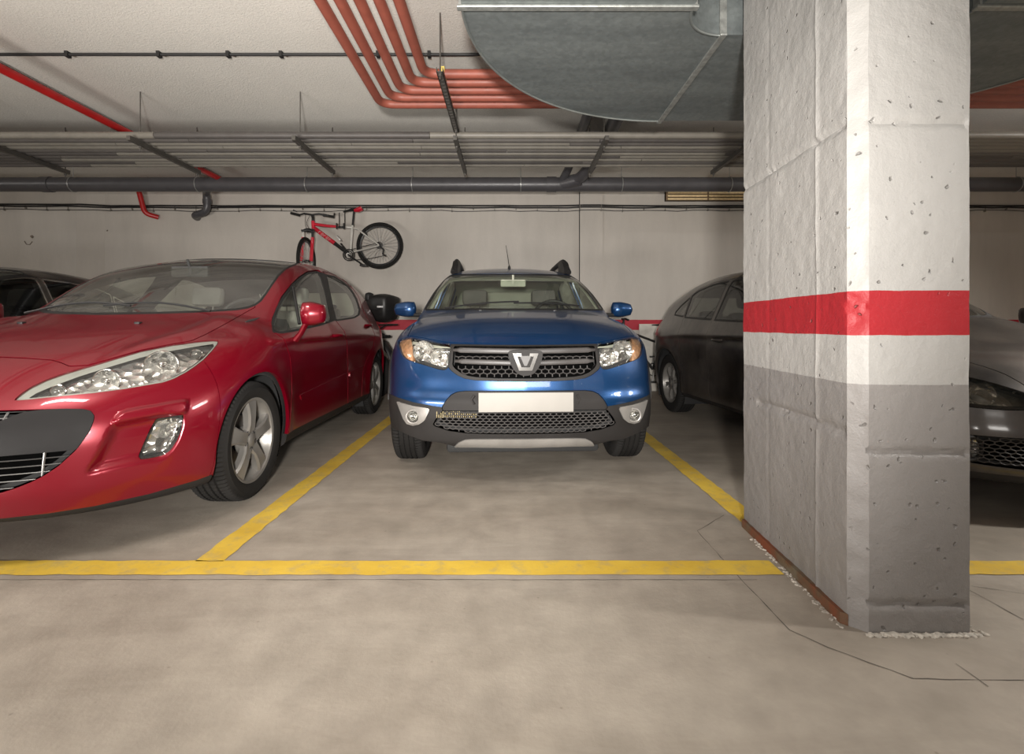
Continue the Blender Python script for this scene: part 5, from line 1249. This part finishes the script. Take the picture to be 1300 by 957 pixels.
    for sd in (-1, 1):
        wheel(c, sd*.755, .87, .316, .205, .205, sd, 'ten', 10, mat=M_alloyd); wheel(c, sd*.755, 3.35, .316, .205, .205, sd, 'ten', 12, mat=M_alloyd)
        arch_liner(c, .87, .315, sd, .39); arch_liner(c, 3.35, .315, sd, .39)
        wing_mirror(c, 1.015 if sd > 0 else -.955, 1.33 if sd > 0 else 1.42, 1.0, sd, .16, .12, .11, M_blk, foot=(.075, -.06))
    z0, _n = c.top_z(.0, 3.3); mb = MB(); mb.lathe([(.016, -.005), (.014, .015), (.006, .03)], 12, Matrix.Translation((0, 2.45, c.top_z(0, 2.45)[0]-.01))); mb.tube([(0, 2.45, c.top_z(0, 2.45)[0]+.01), (0, 2.62, c.top_z(0, 2.45)[0]+.20)], [.005, .003], 6); mb.build('antenna', M_rubber, R0)
    pts = [(x, 1.02+.34*x*x, c.top_z(x, 1.02+.34*x*x)[0]+.012) for x in np.linspace(-.62, .05, 9)]; mb = MB(); mb.tube(pts, .008, 6); mb.build('wiper', M_rubber, R0)
    mb = MB(); mb.prism([(1.05, .80), (1.10, .93), (1.3, .965), (1.65, .95), (1.72, .88), (1.62, .65)], -.70, .70, YZX); mb.build('dashboard', M_cab, R0)
    steering(c, .36, 1.75, .93)
    for x in (-.37, .37): seat_obj(c, x, 2.12, .47, M_cab)
    mb = MB(); mb.box(-.62, .62, 2.8, 3.3, .38, .54, bev=.05); mb.box(-.62, .62, 3.2, 3.36, .5, .95, bev=.05); o = mb.build('rear_bench', M_cab, R0)
    for x in (-.42, .42): mb = MB(); mb.box(x-.13, x+.13, 3.23, 3.33, .95, 1.08, bev=.04); mb.build('headrest', M_cab, o)
    mb = MB(); mb.box(-.60, .60, 1.3, 3.6, .235, .28); mb.build('cabin_floor', M_liner, R0)
    return c
darkr = dark_car((2.80, 2.17), math.radians(4.0), -1, 'black hatchback parked behind the pillar, seen on both sides of it')
darkl = dark_car((-4.72, 1.95), math.radians(.5), 1, 'black car at the far left edge, mostly hidden behind the red one', plain=True)
# ================================================================ bicycles, motorcycle, small things by the wall
M_spoke = simple('spoke_steel', (.6, .59, .56), .4, metal=.4); M_rimk = simple('bike_rim_black', (.03, .03, .03), .4)
M_bred = simple('bike_red', (.55, .01, .03), .35, coat=.6); M_bwh = simple('bike_silver_white', (.62, .60, .55), .35, metal=.3)
M_bblk = simple('bike_black', (.015, .014, .014), .45)
def bike_wheel(parent, c, R, yaw, name, rimm, nsp=32):
    """wheel in a vertical plane turned by yaw about z (0 = parallel to the back wall)"""
    M = Matrix.Translation(c) @ Matrix.Rotation(yaw, 4, 'Z')
    ring = lambda r, n=56: [tuple(M @ Vector((r*math.cos(a), 0, r*math.sin(a)))) for a in np.linspace(0, 2*math.pi, n, endpoint=False)]
    mb = MB(); mb.tube(ring(R-.021), .021, 10, closed=True); t = mb.build(name, M_tyre, parent)
    mb = MB(); mb.tube(ring(R-.056), .013, 8, closed=True); mb.build('rim', rimm, t)
    mb = MB()
    for k in range(nsp):
        a = 2*math.pi*k/nsp; b = a+(.55 if k % 2 else -.55); s = .028*(1 if k % 4 < 2 else -1)
        mb.tube([tuple(M @ Vector((.022*math.cos(b), s, .022*math.sin(b)))), tuple(M @ Vector(((R-.06)*math.cos(a), 0, (R-.06)*math.sin(a))))], .0024, 4)
    mb.build('spokes', M_spoke, t)
    mb = MB(); mb.cyl(tuple(M @ Vector((0, -.05, 0))), tuple(M @ Vector((0, .05, 0))), .02, 14); mb.build('hub', M_bblk, t)
    return t
def wall_bike():
    Y = 6.86; q = lambda u, v, dy=0: at_y(u, v, Y+dy)
    root = empty('mountain_bike', (0, 0, 0)); tag(root, 'red and silver mountain bike hung on the back wall with its front wheel turned', 'bicycle')
    bike_wheel(root, q(482, 311.8), .318, 0, 'rear_wheel', M_rimk)
    fw = q(389, 331.5, -.14); bike_wheel(root, fw, .318, math.radians(-88), 'front_wheel', M_rimk)
    T = lambda pts, r, nm, m, flat=None, n=10: (lambda mb: (mb.tube([tuple(p) for p in pts], r, n, flat=flat), mb.build(nm, m, root))[1])(MB())
    # main triangle
    ht, hb = q(397.3, 280.5), q(398.0, 293.5)
    T([ht, hb], .024, 'head_tube', M_bred, n=14)
    mb = MB(); mb.tube([q(399, 284.5), q(418, 287), q(430, 287.6)], [.022, .019, .018], 12); tt = mb.build('top_tube', M_bred, root)
    T([q(430, 287.6), q(447, 288.6)], .018, 'rear_top_tube', M_bwh)
    dt0, dt1 = q(399.5, 290), q(425, 309); mb = MB(); mb.tube([dt0, dt1], .029, 14); dt = mb.build('down_tube', M_bred, root)
    T([q(425, 309), q(443, 322.5)], .025, 'lower_down_tube', M_bblk)
    # lettering-like white marks along the down tube
    A, B = Vector(dt0), Vector(dt1); d = (B-A).normalized(); up = Vector((-d.z, 0, d.x)); rows = [(0, .0), (.0, 1)]
    mb = MB()
    def bar(p, q_, w=.0035): mb.tube([tuple(p), tuple(q_)], w, 4)
    for k in range(5):
        o = A+d*(.085+.043*k)-Vector((0, .0295, 0)); e = d*.028; h = up*.030; s = d*-.006
        segs = [(0, 0, .25, 1), (.25, 1, 1, 1), (0, 0, .8, 0)][:3 if k % 2 else 2]+([(1, 1, .8, 0)] if k in (1, 3) else [])
        for (a0, b0, a1, b1) in segs: bar(o+e*a0+h*(b0-.5)+s*b0, o+e*a1+h*(b1-.5)+s*b1, .0028)
    mb.build('frame_lettering', M_bwh, dt)
    T([q(447.3, 286), q(444.6, 321)], .018, 'seat_tube', M_bwh)
    for sy in (-.05, .05):
        T([q(447.5, 289, sy*.4), q(455, 291.5, sy), q(462, 297, sy), q(481, 311, sy)], .011, 'seat_stay', M_bwh); T([q(445, 320.5, sy*.5), q(462, 316.5, sy), q(481.5, 311.5, sy)], .012, 'chain_stay', M_bwh)
    T([q(449.4, 268.5), q(447.6, 287)], .0145, 'seat_post', M_bblk)
    mb = MB(); mb.tube([q(436, 269), q(442, 267.3), q(449, 266), q(453, 265.6)], [.018, .03, .045, .05], 12, flat=.45); s = mb.build('saddle', M_bblk, root)
    mb = MB(); mb.tube([q(450, 267.3, -.02), q(455, 266.3, -.02), q(459.6, 264.4, -.02)], [.03, .052, .045], 12, flat=.7); mb.build('saddle_tail', M_bred, s)
    # fork with its axle turned with the wheel
    f = Vector(fw); st = Vector(q(398.4, 295)); ax = Vector((math.sin(math.radians(72)), math.cos(math.radians(72)), 0))
    ax = Vector((math.cos(math.radians(-88)+math.pi/2), math.sin(math.radians(-88)+math.pi/2), 0)); crown = Vector((f.x+.02, f.y-.0, q(0, 296)[2]))
    for sgn in (-1, 1):
        a = crown+ax*sgn*.062; mb = MB(); mb.tube([tuple(a+Vector((0, 0, .03))), tuple(a+Vector((0, 0, -.10)))], .017, 10); mb.build('fork_stanchion', M_bwh if sgn < 0 else M_bblk, root)
        mb = MB(); mb.tube([tuple(a+Vector((0, 0, -.08))), tuple(f+ax*sgn*.062)], .023, 10); mb.build('fork_leg', M_bred, root)
    mb = MB(); mb.tube([tuple(crown+ax*.08), tuple(crown+Vector((0, 0, .02))), tuple(crown-ax*.08)], .024, 10); mb.build('fork_crown', M_bblk, root)
    mb = MB(); mb.tube([tuple(crown), hb], .02, 8); mb.build('steerer', M_bblk, root)
    T([q(397.5, 282), q(397.2, 273.5)], .02, 'stem_riser', M_bblk); T([q(397.2, 275.5), q(396.2, 273.2, -.07)], .02, 'stem', M_bblk)
    mb = MB(); mb.tube([q(370.5, 270.8, .02), q(380, 273, -.02), q(386, 271, -.05), q(396, 272.6, -.07), q(405, 271.5, -.06), q(412, 273, -.03), q(423, 275, 0)], .012, 8); mb.build('handlebar', M_bblk, root)
    for a, b in (((369.5, 270.5), (380.5, 273.2)), ((410.5, 273), (424, 275.3))): T([q(a[0], a[1], .01), q(b[0], b[1], -.02)], .019, 'grip', M_bblk)
    for a, b in (((377, 268.6), (372, 266.5)), ((424, 275), (424.4, 270.3))): T([q(a[0], a[1], -.03), q(b[0], b[1], -.05)], .008, 'bar_end', M_bblk)
    for pts in ([(388, 272), (387.5, 284), (391, 297)], [(394, 272), (389.5, 283), (393, 291)]): T(spline_poly([q(u, v, -.05) for u, v in pts], 5, False), .0035, 'cable', M_bblk, n=5)
    # cranks and gears
    bb = Vector(q(443.8, 324)); C_ = lambda r, w: [tuple(bb+Vector((r*math.cos(a), -.04, r*math.sin(a)))) for a in np.linspace(0, 2*math.pi, 32, endpoint=False)]
    for r in (.075, .052): mb = MB(); mb.tube(C_(r, 0), .007, 6, closed=True); mb.build('chainring', M_bblk, root)
    mb = MB(); mb.cyl(tuple(bb-Vector((0, .07, 0))), tuple(bb+Vector((0, .06, 0))), .024, 14); mb.build('bottom_bracket', M_spoke, root)
    T([bb+Vector((0, -.07, 0)), q(461, 336.5, -.09)], .012, 'crank_arm', M_bblk); T([bb+Vector((0, .05, 0)), q(432.5, 309, .07)], .012, 'crank_arm', M_bblk)
    p = q(462, 337, -.12); mb = MB(); mb.box(p[0]-.045, p[0]+.045, p[1]-.05, p[1]+.05, p[2]-.012, p[2]+.012, bev=.006); mb.build('pedal', M_bblk, root)
    p = q(430.5, 302.5, .02); 
    mb = MB(); mb.box(-.04, .04, -.04, .04, -.01, .01, Matrix.Translation(p) @ Matrix.Rotation(math.radians(50), 4, 'Y'), .004); mb.build('pedal', M_spoke, root)
    hb_ = Vector(q(482, 311.8)); 
    for r in (.045, .034, .024): mb = MB(); mb.tube([tuple(hb_+Vector((r*math.cos(a), -.03-.1*(.045-r), r*math.sin(a)))) for a in np.linspace(0, 2*math.pi, 24, endpoint=False)], .004, 5, closed=True); mb.build('sprocket', M_bblk, root)
    T([q(483, 313, -.05), q(487, 317, -.05), q(486, 322.5, -.05), q(490, 325, -.05)], .012, 'derailleur', M_bblk)
    T([q(445, 330.5, -.045), q(470, 328, -.045), q(487, 324.5, -.045)], .004, 'chain', M_bblk, n=5); T([q(444, 317.2, -.045), q(481, 307.8, -.045)], .004, 'chain', M_bblk, n=5)
    T([q(461, 293, -.02), q(464.5, 296, -.03), q(466, 300, -.03)], .012, 'rear_brake', M_bblk)
    # brackets that hold it
    h = empty('wall_hook', at_y(433, 287, WY)); tag(h, 'black two-pronged wall bracket holding the red and silver mountain bike', 'bracket')
    for u in (430.8, 437.8):
        mb = MB(); P = [at_y(u, 270, WY-.005), at_y(u, 284, WY-.03), at_y(u, 289, WY-.08), at_y(u, 289.5, WY-.34), at_y(u, 285.5, WY-.36)]
        mb.tube([tuple(Vector(p)-h.location) for p in P], .007, 6); mb.build('prong', M_bblk, h)
    mb = MB(); a = Vector(at_y(427.5, 286.6, WY-.33))-h.location; b = Vector(at_y(436.5, 286.6, WY-.33))-h.location; 
    for o in (a, b): mb.box(o.x-.008, o.x+.008, o.y-.01, o.y+.01, o.z-.045, o.z+.035)
    mb.box(a.x, b.x, a.y-.01, a.y+.01, a.z-.03, a.z-.006); mb.build('holder', M_bblk, h, smooth=False)
wall_bike()

def floor_bike():
    Y = 6.90; root = empty('bicycle', (1.45, Y, 0)); tag(root, 'black bicycle standing by the back wall between the blue and the dark car', 'bicycle')
    q = lambda u, v, dy=0: Vector(at_y(u, v, Y+dy))-root.location
    k = Y/6.5
    T = lambda pts, r, nm, m=M_bblk, flat=None: (lambda mb: (mb.tube([tuple(p) for p in pts], r, 10, flat=flat), mb.build(nm, m, root))[1])(MB())
    bbx, bbz = at_y(829, 470, Y)[0]-1.45, .33
    bike_wheel(root, (bbx+.43, 0, .335), .33, 0, 'rear_wheel', M_rimk, 28); bike_wheel(root, (bbx-.62, 0, .335), .33, 0, 'front_wheel', M_rimk, 28)
    T([(bbx, 0, bbz), q(839.5, 430)], .016, 'seat_tube'); T([q(839.2, 432), q(841.5, 417)], .013, 'seat_post', M_spoke)
    mb = MB(); a = q(828, 412.5); b = q(848, 412.5); mb.tube([tuple(a+Vector((0, 0, .0))), tuple((a+b)/2), tuple(b-Vector((.03, 0, 0))), tuple(b)], [.02, .045, .085, .08], 14, flat=.35); mb.build('saddle', M_bblk, root)
    T([q(835, 435), q(806, 424), (bbx-.40, 0, .93)], .016, 'top_tube'); T([(bbx, 0, bbz), (bbx-.42, 0, .86)], .018, 'down_tube'); T([(bbx-.40, 0, .97), (bbx-.46, 0, .80)], .02, 'head_tube')
    for sy in (-.05, .05): T([(bbx, sy*.5, bbz), (bbx+.43, sy, .335)], .009, 'chain_stay'); T([q(838.5, 436, sy*.5), (bbx+.43, sy, .335)], .008, 'seat_stay'); T([(bbx-.46, sy, .76), (bbx-.62, sy, .335)], .012, 'fork_leg')
    T([(bbx-.40, 0, .97), (bbx-.40, 0, 1.02)], .014, 'stem'); T([(bbx-.36, -.13, 1.0), (bbx-.40, -.1, 1.02), (bbx-.40, .11, 1.02), (bbx-.36, .14, 1.0)], .012, 'handlebar')
    mb = MB(); mb.tube([(bbx+.085*math.cos(a), -.045, bbz+.085*math.sin(a)) for a in np.linspace(0, 2*math.pi, 28, endpoint=False)], .007, 6, closed=True); mb.build('chainring', M_bblk, root)
    T([(bbx, -.06, bbz), (bbx-.03, -.07, bbz-.165)], .012, 'crank_arm', M_spoke); T([(bbx, .06, bbz), (bbx+.03, .07, bbz+.165)], .012, 'crank_arm', M_spoke)
    for (x, z, y) in ((bbx-.03, bbz-.165, -.10), (bbx+.03, bbz+.165, .10)): mb = MB(); mb.box(x-.045, x+.045, y-.03, y+.03, z-.012, z+.012, bev=.005); mb.build('pedal', M_bblk, root)
floor_bike()
# white boards leaning on the wall behind that bicycle
def board(u0, u1, vt, Y, name, lab, m):
    a = at_y(u0, vt, Y); b = at_y(u1, vt, Y); mb = MB(); mb.box(a[0], b[0], Y, Y+.025, 0.002, a[2], bev=.004); mb2 = None
    o = mb.build(name, m); tag(o, lab, 'board'); return o
board(811.5, 872, 411.2, WY-.028, 'white_board', 'white board leaning on the wall behind the black bicycle', simple('white_board', (.60, .57, .51), .6))

def motorcycle():
    # heads away to the left behind the red car; local +x = forward
    root = empty('motorcycle', (-1.735, 6.40, 0), math.radians(180-28)); tag(root, 'black motorcycle with a top case parked between the red car and the back wall', 'motorcycle')
    def T(pts, r, nm, m=M_bblk, flat=None, n=12, par=None): mb = MB(); mb.tube([tuple(p) for p in pts], r, n, flat=flat); return mb.build(nm, m, par or root)
    for x, w, nm in ((0, .065, 'rear_wheel'), (1.30, .05, 'front_wheel')):
        mb = MB(); mb.tube([(x+.235*math.cos(a), 0, .30+.235*math.sin(a)) for a in np.linspace(0, 2*math.pi, 48, endpoint=False)], w, 14, closed=True); t = mb.build(nm, M_tyre, root)
        mb = MB(); mb.tube([(x+.17*math.cos(a), 0, .30+.17*math.sin(a)) for a in np.linspace(0, 2*math.pi, 40, endpoint=False)], .022, 8, closed=True)
        for k in range(6): a = math.pi*k/3; mb.tube([(x, 0, .30), (x+.17*math.cos(a), 0, .30+.17*math.sin(a))], .013, 8)
        mb.cyl((x, -.06, .3), (x, .06, .3), .035, 16); mb.build('rim', M_alloyd, t)
        mb = MB(); mb.lathe([(.05, .0), (.12, .0), (.12, .006), (.05, .006)], 28, Matrix.Translation((x, -.075, .30)) @ Matrix.Rotation(math.radians(90), 4, 'X'), closed=True); mb.build('brake_disc', M_brake, t)
    for s in (-1, 1):
        T([(0, s*.09, .30), (.46, s*.09, .36)], .022, 'swing_arm'); T([(.06, s*.11, .36), (.17, s*.12, .70)], .026, 'shock_absorber', M_spoke)
        T([(1.30, s*.08, .30), (1.06, s*.08, .86)], .024, 'fork_leg', M_spoke)
        T([(1.03, s*.05, .98), (1.0, s*.22, 1.05), (.90, s*.37, 1.04)], .013, 'handlebar'); T([(.94, s*.34, 1.05), (.90, s*.37, 1.04)], .019, 'grip')
        T([(.98, s*.24, 1.05), (1.0, s*.27, 1.18)], .006, 'mirror_stalk'); mb = MB(); mb.tube([(.99, s*.27, 1.19), (1.005, s*.27, 1.19), (1.02, s*.27, 1.19)], [.05, .055, .03], 16, flat=.65); mb.build('mirror', M_bblk, root)
    T([(.02, 0, .72), (.45, 0, .62), (.62, 0, .30), (.95, 0, .32), (1.03, 0, .90), (.5, 0, .82)], .022, 'frame')
    mb = MB(); mb.box(.42, .84, -.15, .15, .28, .60, bev=.05); eng = mb.build('engine', simple('engine_grey', (.16, .155, .15), .5, metal=.6), root)
    T([(.80, 0, .92), (.92, 0, .90), (.60, 0, .91), (.52, 0, .86)][::-1], [.06, .12, .15, .11], 'fuel_tank', M_bblk, flat=.75, n=20)
    mb = MB(); mb.tube([(-.12, 0, .80), (.05, 0, .80), (.30, 0, .77), (.50, 0, .78)], [.08, .13, .14, .10], 18, flat=.45); mb.build('seat', M_rubber, root)
    T([(1.02, 0, .95), (1.10, 0, .92), (1.16, 0, .90)], [.10, .11, .07], 'headlamp', M_bblk, n=18)
    T([(.75, -.14, .34), (.45, -.17, .25), (.2, -.18, .30), (-.25, -.19, .42)], [.022, .026, .045, .05], 'exhaust', M_spoke)
    mb = MB(); mb.tube([(.30, 0, .66), (.0, 0, .72), (-.16, 0, .70), (-.26, 0, .60), (-.31, 0, .46)], [.05, .08, .075, .05, .035], 12, flat=.6); mb.build('rear_mudguard', M_bblk, root)
    mb = MB(); mb.tube([(1.30+.32*math.cos(a), 0, .30+.32*math.sin(a)) for a in np.linspace(math.radians(150), math.radians(20), 12)], .055, 10, flat=.4); mb.build('front_mudguard', M_bblk, root)
    mb = MB(); mb.box(-.03, .03, -.06, .06, -.02, .02, Matrix.Translation((-.20, 0, .79)), .01); mb.build('tail_light', M_rubber, root)
    for s in (-1, 1): T([(.15, s*.09, .80), (-.10, s*.10, .93), (-.30, s*.10, .94)], .010, 'luggage_rack')
    T([(-.30, -.10, .94), (-.30, .10, .94)], .010, 'luggage_rack')
    # top case: squat rounded box, lid and base, pad and reflective strip
    Mc = Matrix.Translation((-.16, 0, 1.125))
    def rb(sx, sy, sz, M, nm, m, par, taper=.0):
        bm = bmesh.new(); bmesh.ops.create_cube(bm, size=2); bmesh.ops.subdivide_edges(bm, edges=bm.edges[:], cuts=6, use_grid_fill=True)
        for v in bm.verts:
            p = v.co; mx = max(abs(p.x), abs(p.y), abs(p.z)); e = p*(mx/p.length); p = p*.38+e*.62*1.06; t = 1-taper*(-p.z+1)/2; v.co = Vector((p.x*sx*t, p.y*sy*t, p.z*sz))
        mb = MB(); mb.bm(bm, M); return mb.build(nm, m, par, auto=70)
    tc = rb(.19, .19, .175, Mc @ Matrix.Translation((0, 0, .02)), 'top_case', M_bblk, root, .22)
    mb = MB(); mb.tube([tuple(Mc @ Vector((.185*math.cos(a)*1.0, .18*math.sin(a), 0))) for a in np.linspace(0, 2*math.pi, 40, endpoint=False)], .006, 6, closed=True); mb.build('case_seam', M_rubber, tc)
    rb(.035, .055, .06, Matrix.Translation((-.03, .11, 1.28)), 'backrest_pad', M_rubber, tc)
    mb = MB(); mb.box(-.15, -.06, .168, .180, -.010, .012, Mc @ Matrix.Translation((.0, 0, .03)), .002); mb.build('reflective_strip', simple('reflective_strip', (.8, .8, .8), .3, metal=.2), tc)
    return root
motorcycle()
# ---- small marks on the back wall
def wall_mark(pts, r, lab, nm='wall_stain', Y=None):
    Yw = Y or WY; mb = MB(); mb.tube([at_y(u, v, Yw-.002) for u, v in pts], r, 6); tag(mb.build(nm, simple('wall_stain', (.20, .17, .14), .9)), lab, 'mark')
wall_mark([(31, 306), (33.5, 310), (38, 310.5), (41, 306.5)], .006, 'curved dark scrape on the back wall above the black car', Y=WY-.08); wall_mark([(40, 299.5), (42, 301.5)], .018, 'dark round spot beside the curved scrape on the back wall', Y=WY-.08)
wall_mark([(136, 292.5), (136.6, 293)], .012, 'small dark fixing hole in the wall left of the red pipe', 'fixing_hole')
